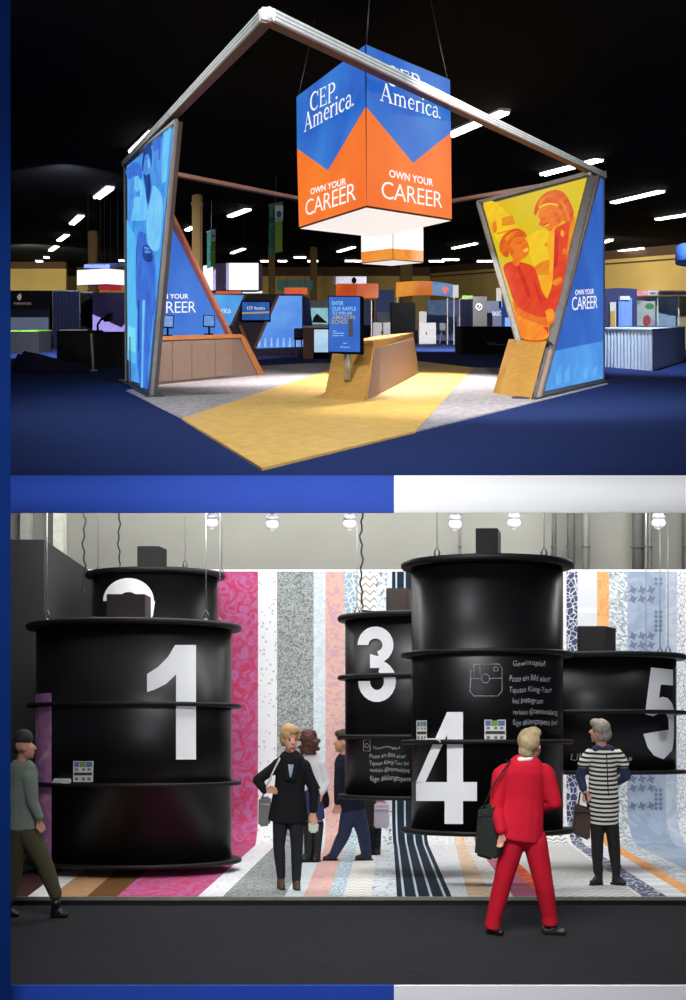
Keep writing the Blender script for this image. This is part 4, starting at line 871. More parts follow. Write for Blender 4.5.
bm = B(); bpx(bm, 647.5, 720, 290.5, 295.5, d-.6, .4, SL, bev=.02); hd = obj('header', bm, mat('header_white', (190,184,196), .6), t); bm = B(); [poly(bm, [P(x, y, d-.62) for x, y in ((a,294),(b,294),(b,292.4),(a,292.4))]) for a, b in ((650,655.5),(657,661),(662,675),(676,690))]; obj('header_lettering', bm, mat('ink_dark', (90,80,120), .6), hd)
bm = B(); bpx(bm, 638, 647.3, 290.8, 295.2, d-.6, .4, SL, bev=.02); obj('pink_sign', bm, glow('pink_lit', (236,130,170), .9, (250,190,210), 3), t)
bm = B(); bpx(bm, 632, 657, 296, yfu(d), d, .15, SL); obj('picture_wall', bm, mat('wall_pale', (140,164,164), .8, scale=2, rgb2=(176,190,190)), t)
for x0, x1, y0, y1, m in ((645,654,303,309,mat('print_green', (70,130,70), .7)), (643,651,315,326,mat('print_red_wall', (160,50,60), .7)), (651,656,320,328,mat('print_lilac', (150,140,170), .7)), (634,641,300,304,mat('print_steel', (110,130,140), .7))):
    bm = B(); cx_, cy_ = (x0+x1)/2, (y0+y1)/2; prism(bm, [P(x, y, d-.04) for x, y in ell(cx_, cy_, (x1-x0)/2, (y1-y0)/2, 9)], (0,.04,0)); obj('printed_patch', bm, m, t)
bm = B(); bpx(bm, 658, 678.5, 296, yfu(d), d+.4, .15, SL); obj('blue_wall', bm, mat('wall_sky', (120,150,180), .8, scale=1.5, rgb2=(150,176,200)), t)
bm = B(); bpx(bm, 679, 720, 296, yfu(d), d+.4, .15, SL); obj('tan_wall', bm, mat('wall_tan', (150,140,96), .8), t)
for x in (657.3, 678.3): bm = B(); bpx(bm, x, x+1, 295, yfu(d-.4), d-.4, .08, SL); obj('post', bm, M_alu, t)
# ================================================================ LOWER STOREY: the wallpaper gallery
M_dkcarpet = mat('charcoal_carpet', (42, 42, 45), .95, scale=25, rgb2=(56, 56, 60), spec=.08, stretch=(.4,3,3), bump=.2)
M_hall = mat('hall_grey', (140, 140, 134), .9, scale=.8, var=.05)
def lslab(d0, d1, x, up, th):
    q = [Vector((-x, d0, zl(d0, up))), Vector((x, d0, zl(d0, up))), Vector((x, d1, zl(d1, up))), Vector((-x, d1, zl(d1, up)))]
    bm = B(); hexa(bm, [p-Vector((0,0,th)) for p in q], q); return bm
structure('floor', lslab(6.02, 24, 9, 0, .2), M_dkcarpet)
UPF = .07
M_plat = mat('platform_black', (12, 12, 13), .6)
bm = lslab(9.06, 14.35, 9, UPF-.002, UPF); pf = obj('platform', bm, M_plat, kind='structure')
bm = B(); bpx(bm, -500, 1200, 897.0, 900.6, 9.05, .03, -SL, bev=.003); obj('trim_9', bm, mat('edge_aluminium', (150,150,140), .4, metal=.4), kind='structure')
# hall wall behind and the dark side wall
bm = B(); d = 18.2; hexa(bm, [Vector((-9,d,zl(d))), Vector((9,d,zl(d))), Vector((9,d+.3,zl(d))), Vector((-9,d+.3,zl(d)))], [Vector((-9,d,2.2)), Vector((9,d,2.2)), Vector((9,d+.3,2.2)), Vector((-9,d+.3,2.2))]); structure('wall_back', bm, M_hall)
X0 = (44-CX)/F*12.0; M_side = mat('side_wall_grey', (52, 52, 54), .8, var=.06)
bm = B(); za = P(0, 539.5, 12).z
hexa(bm, [Vector((X0-3,12,zl(12))), Vector((X0,12,zl(12))), Vector((X0,14.4,zl(14.4))), Vector((X0-3,14.4,zl(14.4)))], [Vector((X0-3,12,za)), Vector((X0,12,za)), Vector((X0,14.4,za-2.4*SL)), Vector((X0-3,14.4,za-2.4*SL))]); structure('wall_left', bm, M_side)
bm = B(); bpx(bm, 53, 63, 430, 600, 17.9, .25); obj('margin_10', bm, mat('pale_pier', (214,214,206), .8), kind='structure')
bm = B(); bpx(bm, 20, 30, 430, 600, 18.0, .15); obj('margin_11', bm, mat('mid_pier', (176,176,168), .8), kind='structure')
M_pipe = mat('pipe_grey', (120, 120, 116), .6); M_pipd = mat('pipe_dark', (84, 84, 82), .7)
def pipe(x, w_, m, lab, d=17.9):
    t = thing('wall_pipe', lab, 'pipe', P(x, 600, d)); r = w_/2000*d; bm = B(); tube(bm, [P(x, 620, d), P(x, 425, d)], r, 14); obj('pipe', bm, m, t)
    bm = B()
    for y in (548, 500): tube(bm, [P(x, y, d), P(x, y-2, d)], r*1.25, 14)
    tube(bm, [P(x, 549, d), P(x, 549, d+.3)], r*.4, 8); obj('clamp', bm, M_pipd, t)
pipe(554, 5, M_pipd, 'dark vertical pipe just right of the tall drum number four'); pipe(571, 8, M_pipd, 'dark thick vertical pipe on the hall wall, second right of the tallest drum')
pipe(586, 7, M_pipe, 'pale grey vertical pipe on the hall wall, third right of the tallest drum'); pipe(638, 11, M_pipd, 'thickest dark vertical pipe on the right of the hall wall')
pipe(650, 4, M_pipe, 'thin pale vertical pipe beside the thickest dark pipe'); pipe(683, 3, M_pipd, 'thin dark vertical pipe at the right edge of the photo')
pipe(460, 3, M_pipe, 'thin vertical pipe above the left side of the tallest drum')

# ---------------------------------------------------------------- wallpaper strips, wall and floor in one sweep
WD, WT = 14.2, 571.5
def strip(wl, wr, fl, fr_, m, lab, name='wallpaper_strip'):
    bm = B(); uvl = bm.loops.layers.uv.new('UVMap')
    prof = []  # (fraction along floor, d, height over platform)
    zt = P(0, WT, WD).z - zl(WD, UPF); Rr = .5
    for i in range(9): prof.append((9.075+(WD-Rr-9.075)*i/8, 0))
    for i in range(1, 9): a = PI/2*i/8; prof.append((WD-Rr+Rr*math.sin(a), Rr-Rr*math.cos(a)))
    for i in range(1, 11): prof.append((WD, Rr+(zt-Rr)*i/10))
    nu = 6; g = []; s = 0; last = None
    for d, h in prof:
        f = min(1, (d-9.075)/(WD-Rr-9.075)); row = []
        xa0 = (fl-CX)/F*9.075; xb0 = (fr_-CX)/F*9.075; xa1 = (wl-CX)/F*WD; xb1 = (wr-CX)/F*WD
        xa = xa0+(xa1-xa0)*f; xb = xb0+(xb1-xb0)*f
        if last is not None: s += math.hypot(d-last[0], h-last[1])
        last = (d, h)
        for k in range(nu+1): row.append((bm.verts.new((xa+(xb-xa)*k/nu, d, zl(d, UPF)+h)), ((xb1-xa1)*k/nu, s)))
        g.append(row)
    for a, b in zip(g, g[1:]):
        for k in range(nu):
            q = (a[k], a[k+1], b[k+1], b[k]); fc = bm.faces.new([v for v, _ in q]); fc.smooth = True
            for lp_, (_, uv) in zip(fc.loops, q): lp_[uvl].uv = uv
    return obj(name, bm, m, label=lab, cat='wallpaper', group='wallpaper strips of the gallery')
lib = [
 (92,102,-20,27, paper('paper_brown_tile','bands',(58,36,34),(92,60,58),14), 'dark brown wallpaper strip at the far left, behind the blurred man'),
 (102,126,27,49, paper('paper_white','damask',(232,230,226),(246,244,240),6), 'narrow white strip left of the tan cork strip on the floor'),
 (126,152,49,86, paper('paper_cork','damask',(206,166,124),(178,132,92),40), 'tan cork-like strip running out from under the drum with number one'),
 (152,182,86,116, paper('paper_bark','damask',(88,56,34),(140,98,58),30,lo=.35,hi=.65), 'mottled brown strip between the tan strip and the red one'),
 (182,258,116,197, paper('paper_pink','damask',(196,116,168),(206,70,108),5,c3=(200,96,142),lo=.38,hi=.6), 'wide pink and crimson damask strip right of the drum with number one'),
 (258,277,197,222, paper('paper_dots','dots',(186,212,198),(246,248,250),14,lo=.16,hi=.3,c3=(238,210,224)), 'white strip with small pale flowers beside the pink damask'),
 (277,313.5,222,284, paper('paper_grey_floral','damask',(120,126,128),(182,188,186),20,lo=.42,hi=.56), 'grey floral strip behind the woman in the black coat'),
 (313.5,325.5,284,303, paper('paper_pale','damask',(206,218,222),(226,236,240),16), 'narrow pale plain strip right of the grey floral one'),
 (325.5,344.5,303,328, paper('paper_peach','damask',(228,186,172),(214,168,182),8,c3=(230,192,164)), 'peach and lilac strip left of the drum with number three'),
 (344.5,357,328,343, paper('paper_iceblue','lattice',(236,244,248),(160,186,200),14,lo=.03,hi=.09), 'ice blue strip with white veins above the left of drum number three'),
 (357,376,343,371, paper('paper_chevron','chevron',(176,172,150),(250,250,246),3.0,lo=.12,hi=.32), 'white strip with woven zigzags on the floor at the walking man'),
 (376,392,371,397, paper('paper_scribble','damask',(120,134,148),(222,228,232),9,lo=.36,hi=.44), 'pale strip with grey scribbles left of the navy striped one'),
 (392,426,397,452, paper('paper_navy_stripes','stripes',(36,46,58),(196,216,224),2.6,lo=.88,hi=.95), 'dark slate strip with thin white lines between drums three and four'),
 (426,452,452,468, paper('paper_frost','damask',(222,226,228),(240,242,244),10), 'frosty white strip right of the dark striped one'),
 (452,462,468,492, paper('paper_sand','damask',(226,196,160),(236,214,186),6), 'sandy strip on the floor under the tallest drum'),
 (462,472,492,514, paper('paper_stone','damask',(212,208,202),(232,230,228),8), 'stone white strip left of the mauve one under the tallest drum'),
 (472,484,514,541, paper('paper_mauve','damask',(176,96,124),(196,116,140),3), 'mauve strip on the floor left of the red suited man\'s legs'),
 (484,494,541,556, paper('paper_coral','damask',(226,88,60),(240,120,84),3), 'coral red strip on the floor between the legs of the red suited man'),
 (494,563,556,640, paper('paper_wave','chevron',(166,166,158),(240,242,242),3.2,lo=.2,hi=.45), 'wide white strip of fine wavy lines behind the red suited man'),
 (563,566.5,640,643, paper('paper_white','damask',(232,230,226),(246,244,240)), 'very thin white strip beside the navy lattice one'),
 (566.5,577.5,643,668, paper('paper_navy_lattice','lattice',(214,220,232),(74,82,112),14,lo=.04,hi=.08), 'navy strip with white branching lines left of the grey haired woman'),
 (577.5,597,668,690, paper('paper_arcs','rings',(224,226,230),(250,250,252),.9,lo=.88,hi=.96), 'white strip with faint arcs behind the black box on drum number five'),
 (597,609,690,706, paper('paper_orange','damask',(236,168,104),(244,186,128),4), 'plain orange strip above drum number five'),
 (609,627.5,706,740, paper('paper_silver','mosaic',(150,162,172),(238,244,244),12,lo=.1,hi=.9), 'silvery mosaic strip right of the orange one'),
 (627.5,665.5,740,815, paper('paper_houndstooth_blue','damask',(160,176,198),(174,190,210),2), 'blue grey strip with clusters of dark houndstooth checks'),
 (665.5,677,815,840, paper('paper_haze','damask',(188,198,214),(204,212,224),3), 'plain hazy blue strip right of the houndstooth one'),
 (677,760,840,1010, paper('paper_speckle','lattice',(160,168,178),(244,246,250),17,lo=.02,hi=.06), 'white strip with fine grey branching lines at the right edge')]
strips = [strip(*a) for a in lib]
# houndstooth printed on the blue-grey strip
hs = strips[-3]; bm = B()
def tooth(cx, cy, s):
    for q in ([(-.2,-.2),(.2,-.2),(.2,.2),(-.2,.2)], [(.2,-.2),(.55,-.25),(.2,.2)], [(.2,.2),(.25,.55),(-.2,.2)], [(-.2,.2),(-.55,.25),(-.2,-.2)], [(-.2,-.2),(-.25,-.55),(.2,-.2)]):
        poly(bm, [P(cx+a*s, cy+b*s, WD-.006) for a, b in q])
for (x0, y0, nx, ny, s) in ((633,590,3,2,9), (633,636,3,3,9), (633,779,3,2,9), (633,806,3,2,9), (656,579,2,2,4.6), (656,612,2,5,4.6), (656,790,2,5,4.6), (656,655,2,3,4.6), (633,700,3,3,9), (633,745,3,3,9)):
    for i in range(nx):
        for j in range(ny): tooth(x0+i*s*1.0, y0+j*s*1.0, s)
obj('houndstooth_print', bm, mat('print_slate', (120,130,158), .7), hs, label='dark houndstooth checks')
bm = B(); bpx(bm, -200, 1000, 569.6, 573.2, WD+.01, .05, 0); obj('margin_12', bm, glow('top_edge_light', (255,255,255), 1.2), kind='structure')

# ---------------------------------------------------------------- the hanging drums
M_drum = mat('drum_black', (9, 9, 10), .36, scale=2, var=.2, spec=.3); M_flange = mat('flange_black', (11, 11, 12), .5, spec=.4)
M_num = mat('number_white', (246, 247, 248), .55, var=.02); M_chalk = mat('chalk', (120, 122, 124), .9, scale=40, rgb2=(196, 198, 200)); M_cable = mat('steel_cable_pale', (170, 172, 170), .4, metal=.4); M_cord = mat('black_cord', (30,30,32), .7)
M_box = mat('speaker_black', (26, 26, 28), .6); M_boxb = mat('speaker_brown', (58, 48, 44), .7, scale=3, var=.15)
KY = .6; SLR = -SL
class Drum: pass
def on_drum(D, px, py, off=.006):
    a = (px-CX)/F; r = D.r+off; A = (a/r)**2+(1/(KY*r))**2; Bq = -2*(a*D.x/r**2+D.d/(KY*r)**2); Cq = (D.x/r)**2+(D.d/(KY*r))**2-1
    disc = max(Bq*Bq-4*A*Cq, 0); t = (-Bq-math.sqrt(disc))/(2*A); return Vector((a*t, t, (CY-py)/F*t))
def drum(cx, d, rpx, Rpx, rings, lab, cables, ceil=True):
    D = Drum(); D.x = (cx-CX)/F*d; D.d = d; D.r = rpx/F*d; R = Rpx/F*d
    zz = lambda y: (CY-y)/F*d
    D.root = thing('hanging_drum', lab, 'drum', (D.x, d, zz(rings[-1])), 'numbered black drums hung in the gallery')
    bm = B(); z0, z1 = zz(rings[-1]), zz(rings[0]); lathe(bm, (D.x, d), [(0,z0),(D.r,z0),(D.r,z1),(0,z1)], 64, KY, SLR)
    for f in bm.faces:
        if len(f.verts) == 3: f.smooth = False
    obj('shell', bm, M_drum, D.root)
    for i, y in enumerate(rings):
        bm = B(); z = zz(y); th = .022 if i else .03
        lathe(bm, (D.x, d), [(D.r-.02,z-th),(R-.012,z-th),(R,z-th*.5),(R,z+th*.5),(R-.012,z+th),(D.r-.02,z+th)], 64, KY, SLR); obj('flange', bm, M_flange, D.root)
    D.top = lambda px, back=0: None
    for px, back in cables:
        yy = d+back*KY*R; x = (px-CX)/F*yy; z = z1+.03+SLR*(yy-d); zc = zu(max(yy,10), -.38)
        bm = B(); tube(bm, [(x, yy, z+.12), (x, yy, zc)], .0045, 6); cb = obj('cable', bm, M_cable, D.root)
        bm = B(); tube(bm, [(x, yy, z-.02), (x, yy, z+.03)], .022, 8); tube(bm, [(x-.02, yy, z+.03), (x-.026, yy, z+.07), (x, yy, z+.12), (x+.026, yy, z+.07), (x+.02, yy, z+.03)], .009, 6); obj('shackle', bm, mat('shackle_steel', (110,112,110), .4, metal=.6), cb)
    return D
def strip_poly(pts, mx=4):
    """cut a pixel polygon into narrow upright slices so that it can bend round a drum"""
    bm = B(); bm.faces.new([bm.verts.new((x, y, 0)) for x, y in pts]); bmesh.ops.triangulate(bm, faces=bm.faces[:])
    x0, x1 = min(p[0] for p in pts), max(p[0] for p in pts); x = x0+mx
    while x < x1:
        bmesh.ops.bisect_plane(bm, geom=bm.verts[:]+bm.edges[:]+bm.faces[:], plane_co=(x,0,0), plane_no=(1,0,0)); x += mx
    return bm
def number(D, polys, parent=None):
    out = B()
    for pts in polys:
        b = strip_poly(pts); vm = {}
        for v in b.verts: vm[v] = out.verts.new(on_drum(D, v.co.x, v.co.y))
        for f in b.faces: out.faces.new([vm[v] for v in f.verts])
        b.free()
    o = obj('number', out, M_num, D.root, label='white painted number')
    return o
def arcpoly(cx, cy, rx, ry, a0, a1, wx, wy, n=16):
    o = arc(cx, cy, rx, ry, a0, a1, n); i = arc(cx, cy, rx-wx, ry-wy, a0, a1, n); return [[o[k], o[k+1], i[k+1], i[k]] for k in range(n)]
def script(D, lines, m=None, bold=.0):
    bm = B()
    for s, x0, x1, yb, h in lines:
        put(bm, glyphs(s, bold, 1.0, .12), lambda x, y: on_drum(D, x0+(x1-x0)*x, yb-h*y+.8*math.sin(x*9), .008))
    return bm
def speaker(px0, px1, y0, y1, d, D, lab, m, side=8, cord=None):
    """wooden speaker box standing on a drum; the side face shows on the right"""
    z = P(0, y1, d).z; a, b = P(px0, y1, d), P(px1, y1, d); h = P(0, y0, d).z-z
    t = thing('speaker_box', lab, 'speaker', ((a.x+b.x)/2, d, z)); c_ = P(px1+side, y1, d+.22)
    f0, f1 = Vector((a.x, d, z)), Vector((b.x, d, z)); s1 = Vector((c_.x, d+.22, z+.22*SLR)); s0 = f0+s1-f1
    q = [f0, f1, s1, s0]; bm = B(); hexa(bm, q, [p+Vector((0,0,h)) for p in q], bev=.006); obj('case', bm, m, t)
    bm = B(); u = (f1-f0); w_ = Vector((0,0,h)); prism(bm, [f0+u*.08+w_*.08, f1-u*.08+w_*.08, f1-u*.08+w_*.92, f0+u*.08+w_*.92], (0,-.008,0), bev=.003); obj('front_panel', bm, m, t)
    if cord:
        bm = B(); pts = []; zc = zu(max(d+.2, 10), -.38); x = P(cord, 0, d+.25).x
        for i in range(26): zq = z+.04+(zc-z-.04)*i/25; pts.append((x+.012*math.sin(i*1.9)+.01*math.sin(i*.7), d+.25, zq))
        pts.insert(0, ((s0+s1)*.5+Vector((0,.0,.05)))); tube(bm, pts, .01, 6); obj('power_cord', bm, M_cord, t)
    return t
D2 = drum(155.5, 13.0, 62, 70, [576,640,700,760,846], 'black drum with half hidden white number two, behind drum number one', [(98,.3),(185,-.6),(222,.55)])
D1 = drum(134.5, 11.0, 97, 107, [628,706,783,860], 'large black drum with a white number one at the left', [(47,-.5),(206,-.5),(220,.4)])
D4 = drum(487, 9.6, 75.5, 86, [566,655,742,830], 'tallest black drum with a white number four and chalk writing', [(437,-.35),(544,-.35),(552,.5)])
D3 = drum(419, 10.9, 74, 81.5, [619,678,737,796], 'black drum with a white number three, left of the tallest drum', [(357,.2),(361,.6)])
D5 = drum(602, 11.3, 73, 83, [658,713,771.5], 'black drum with a white number five at the right', [(660,.45),(668,.2),(646,.75)])
number(D1, [[(176,645),(196,645),(196,759.5),(176,759.5)], [(176.5,645),(176.5,674),(166,684),(154,690),(147,692),(147,674),(158,667),(168,657),(175,645)]])
number(D2, arcpoly(128.5, 601, 25.5, 23, 180, 372, 15, 14)+[[(155,601),(153,616),(140,632),(124,650),(128,634),(138,617),(140,602)], [(104,648),(156,648),(156,662),(104,662)]])
number(D4, [[(447,712),(463,712),(463,783),(447,783)], [(447,712),(447,735),(425,783),(416,783),(416,782)], [(416,782),(477,782),(477,801),(416,801)], [(444.5,801),(463,801),(463,824),(444.5,824)], ])
number(D3, arcpoly(375.5, 645, 18, 18.5, 180, 360+75, 11, 12)+arcpoly(377, 681, 19, 21, 180, -78, 12, 12)+[[(370,654),(381,657),(384,668),(370,668)]])
five = [(150,195),(307,212),(307,325),(220,318),(208,412),(235,405),(270,415),(300,450),(314,500),(314,700),(300,790),(240,852),(170,825),(125,765),(95,670),(185,655),(200,710),(240,748),(270,720),(277,640),(275,560),(258,528),(232,516),(205,525),(165,545),(107,530)]
number(D5, [[(630+x/7.14, 640+y/7.14) for x, y in five]])
# chalk writing
bm = script(D4, [('Gewinnspiel:', 513, 546, 665.5, 5.5), ('Poste ein Bild einer', 509.5, 551, 681, 6), ('Tapeten Klang-Tour', 509.5, 552, 692, 5.5), ('bei Instagram', 512.5, 543, 703, 5.5), ('verlinke @tapetenklang', 513, 557.5, 714, 5), ('füge #klangtapete bei', 513, 557.5, 724.5, 5.5)], bold=-.004)
for pts in ([(471,669),(474,664.5),(499,664),(502,668),(502,691),(498,696),(474,696),(470,691),(471,669)], [(470.5,679),(482,678.5)], [(489,678.5),(502,678)], [(480,664),(480,679)], [(474,664),(474,679)], [(494,667),(498,667),(498,671),(494,671),(494,667)], ell(485.5,678.5,4,4.5,16)+[(489.5,678.5)]):
    tube(bm, [on_drum(D4, x, y, .008) for x, y in pts], .0035, 5)
obj('chalk_writing', bm, M_chalk, D4.root)
bm = script(D3, [('Gewinnspiel', 373, 400, 748.5, 2.6), ('Poste ein Bild einer', 369.5, 406, 757.5, 4), ('Tapeten Klang-Tour bei', 369.5, 409, 764.5, 4), ('verlinke @tapetenklang', 370, 410, 771.5, 4), ('füge #klangtapete', 370, 411, 780.5, 5)], bold=-.004)
for pts in ([(363.5,740),(370,740),(370,751),(363.5,751),(363.5,740)], ell(366.7,745.5,1.8,2,12)): tube(bm, [on_drum(D3, x, y, .008) for x, y in pts], .003, 5)
obj('chalk_writing', bm, M_chalk, D3.root)
obj('chalk_writing', script(D5, [('Like', 570.5, 590, 760, 6.5), ('uns', 615, 632, 760, 5)], bold=-.004), M_chalk, D5.root)
# paper wrapped on the left of the first drum
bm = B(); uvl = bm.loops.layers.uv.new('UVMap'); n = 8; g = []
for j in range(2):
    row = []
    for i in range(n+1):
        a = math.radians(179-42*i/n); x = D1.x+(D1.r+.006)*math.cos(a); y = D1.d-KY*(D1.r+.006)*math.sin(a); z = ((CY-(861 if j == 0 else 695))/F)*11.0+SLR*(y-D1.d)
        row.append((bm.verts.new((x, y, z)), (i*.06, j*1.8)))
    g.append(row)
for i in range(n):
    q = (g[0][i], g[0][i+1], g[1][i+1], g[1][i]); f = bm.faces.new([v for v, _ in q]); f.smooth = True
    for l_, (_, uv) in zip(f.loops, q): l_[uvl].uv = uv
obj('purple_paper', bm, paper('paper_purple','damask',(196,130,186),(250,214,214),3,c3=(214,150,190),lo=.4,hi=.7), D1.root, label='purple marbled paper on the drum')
speaker(106.5, 145, 594, 622.5, 10.45, D1, 'brown speaker box on top of drum number one', M_boxb, 6, 84)
speaker(137, 159, 546, 572, 12.9, D2, 'black speaker box on top of drum number two', M_box, 8, 119)
speaker(475.5, 498, 528, 560, 9.5, D4, 'black speaker box on top of the tallest drum', M_box, 3)
speaker(386, 409, 588, 616, 10.9, D3, 'brown speaker box on top of drum number three', M_boxb, 4, 361.5)
speaker(577, 606, 626, 655, 11.2, D5, 'wide black speaker box on top of drum number five', M_box, 10)
# leaflets standing on the flanges
def leaflets(D, px0, px1, y0, y1, lab, flat=None):
    t = thing('leaflet_card', lab, 'card', on_drum(D, (px0+px1)/2, y1, .03)); c0, c1 = on_drum(D, px0, y1, .025), on_drum(D, px1, y1, .025); h = Vector((0,.012,(y1-y0)/F*c0.y))
    bm = B(); prism(bm, [c0, c1, c1+h, c0+h], (0,.006,0)); cd = obj('card', bm, mat('card_white', (216,218,212), .6), t)
    u = c1-c0; nrm = Vector((0,-.004,0)); bm = B()
    cells = [(.05,.72,.3,.97,0),(.32,.72,.62,.97,1),(.64,.72,.95,.97,0),(.1,.55,.25,.66,2),(.45,.55,.6,.66,2),(.72,.55,.88,.66,2),(.05,.32,.95,.46,3),(.1,.08,.25,.22,2),(.45,.08,.6,.22,2),(.72,.08,.88,.22,2)]
    for a, b, c, e, mi in cells: poly(bm, [c0+u*a+h*b+nrm, c0+u*c+h*b+nrm, c0+u*c+h*e+nrm, c0+u*a+h*e+nrm], mi)
    obj('printed_pictures', bm, [mat('card_blue', (90,110,160), .6), mat('card_green', (120,150,60), .6), mat('card_grey', (110,110,114), .6), mat('card_dark', (60,52,50), .6)], cd)
    return t
leaflets(D1, 73, 93, 761.5, 782, 'white picture card standing on the flange of drum number one')
leaflets(D4, 484.5, 506, 720, 740.5, 'white picture card standing on the flange left of the red suited man\'s head')
leaflets(D4, 416.5, 427, 721, 740.5, 'narrow white picture card standing at the left end of the tallest drum\'s flange')
def flatstack(D, px0, px1, y, th, lab):
    t = thing('leaflet_stack', lab, 'leaflets', on_drum(D, (px0+px1)/2, y, .05)); 
    for k in range(3):
        a, b = on_drum(D, px0+k*.4, y, .012), on_drum(D, px1-k*.3, y, .012); z = .024+k*th/3; bm = B()
        q = [Vector((a.x, a.y-.07, (CY-y)/F*a.y*0+a.z+z-.02)), Vector((b.x, b.y-.07, b.z+z-.02)), b+Vector((0,.0,z-.02)), a+Vector((0,.0,z-.02))]
        hexa(bm, q, [p+Vector((0,0,th/3)) for p in q]); obj('sheet', bm, mat('card_white', (216,218,212)), t)
flatstack(D1, 54, 71.5, 782.2, .036, 'flat stack of white leaflets on the flange of drum number one'); flatstack(D4, 424, 440, 741.4, .026, 'flat stack of white leaflets on the flange above the number four')

# ---------------------------------------------------------------- spotlights under the slab
def spotlight(px, y, d, lab, tilt=0):
    p = P(px, y, d); t = thing('spotlight', lab, 'spotlight', p, 'clear glass spotlights under the gallery ceiling'); zc = zu(d, -.38); k_ = d/1000
    bm = B(); tube(bm, [p+Vector((0,0,12*k_)), (p.x, d, zc)], .02, 8); obj('stem', bm, M_dkalu, t)
    bm = B(); lathe(bm, p, [(0,p.z+14*k_),(4*k_,p.z+14*k_),(6.4*k_,p.z+11*k_),(5.6*k_,p.z+8*k_),(0,p.z+8*k_)], 20); obj('cap', bm, mat('spot_silver', (170,172,178), .3, metal=.3), t)
    bm = B(); lathe(bm, p, [(5.2*k_,p.z+8*k_),(6.8*k_,p.z+5*k_),(6.6*k_,p.z+2*k_),(4*k_,p.z-1*k_),(0,p.z-2*k_)], 20); obj('reflector', bm, mat('spot_glass', (206,208,214), .15, spec=.8), t)
    bm = B(); lathe(bm, p, [(0,p.z+.5*k_-.0),(3.6*k_,p.z+.2*k_-.002),(2.5*k_,p.z-1.6*k_),(0,p.z-2.6*k_)], 16); obj('lit_bulb', bm, glow('spot_bulb', (255,255,255), 1.2), t)
for px, y, lab in ((211.5,527,'glass spotlight above drum number two'), (272,528.5,'glass spotlight right of the two left drums, over the white flowered strip'), (349.5,528,'glass spotlight over the left of drum number three'), (455,528.5,'glass spotlight left of the speaker box on the tallest drum'), (514,527,'glass spotlight right of the speaker box on the tallest drum'), (658.5,527,'glass spotlight at the upper right over the houndstooth strip')):
    spotlight(px, y, 12.2, lab)
# ---------------------------------------------------------------- people
SKIN = mat('skin', (206, 150, 124), .55, var=.05, scale=12)
def ellip(bm, c, r, seg=14):
    m_ = Matrix.Translation(c) @ Matrix.Diagonal((r[0], r[1], r[2], 1)); bmesh.ops.create_uvsphere(bm, u_segments=seg, v_segments=seg-4, radius=1, matrix=m_)
def capsule(bm, p, q, r0, r1, fl=1.0, seg=14, flat=False):
    """closed tapered limb from p to q; FL squeezes it front to back"""
    p, q = Vector(p), Vector(q); t = q-p; L = t.length; t.normalize()
    v = Vector((0,1,0)); v = v-t*v.dot(t)
    if v.length < .2: v = Vector((0,0,1))-t*t.z
    v.normalize(); u = v.cross(t); rings = []
    prof = [(-r0*math.cos(a), r0*math.sin(a)) for a in (.25,.6,1.0,1.35)]+[(0,r0)]+[(L, r1)]+[(L+r1*math.cos(a)*(.08 if flat else 1), r1*math.sin(a)) for a in (1.35,1.0,.6,.25)]
    for s, r in prof: rings.append([bm.verts.new(p+t*s+u*(r*math.cos(2*PI*k/seg))+v*(fl*r*math.sin(2*PI*k/seg))) for k in range(seg)])
    fs = []
    for a, b in zip(rings, rings[1:]):
        for k in range(seg): fs.append(bm.faces.new((a[k], a[(k+1) % seg], b[(k+1) % seg], b[k])))
    fs.append(bm.faces.new(rings[0][::-1])); fs.append(bm.faces.new(rings[-1])); bmesh.ops.recalc_face_normals(bm, faces=fs)
def fuse(bm, voxel, smooth=3):
    """one continuous skin over all the pieces"""
    me = bpy.data.meshes.new('f'); bm.to_mesh(me); bm.free(); o = bpy.data.objects.new('f', me); C.objects.link(o)
    r = o.modifiers.new('r', 'REMESH'); r.mode = 'VOXEL'; r.voxel_size = voxel; r.use_smooth_shade = True
    s = o.modifiers.new('s', 'SMOOTH'); s.factor = .5; s.iterations = smooth
    dg = bpy.context.evaluated_depsgraph_get(); dg.update(); out = bpy.data.meshes.new_from_object(o.evaluated_get(dg))
    b2 = B(); b2.from_mesh(out); bpy.data.objects.remove(o); bpy.data.meshes.remove(me); bpy.data.meshes.remove(out)
    return b2
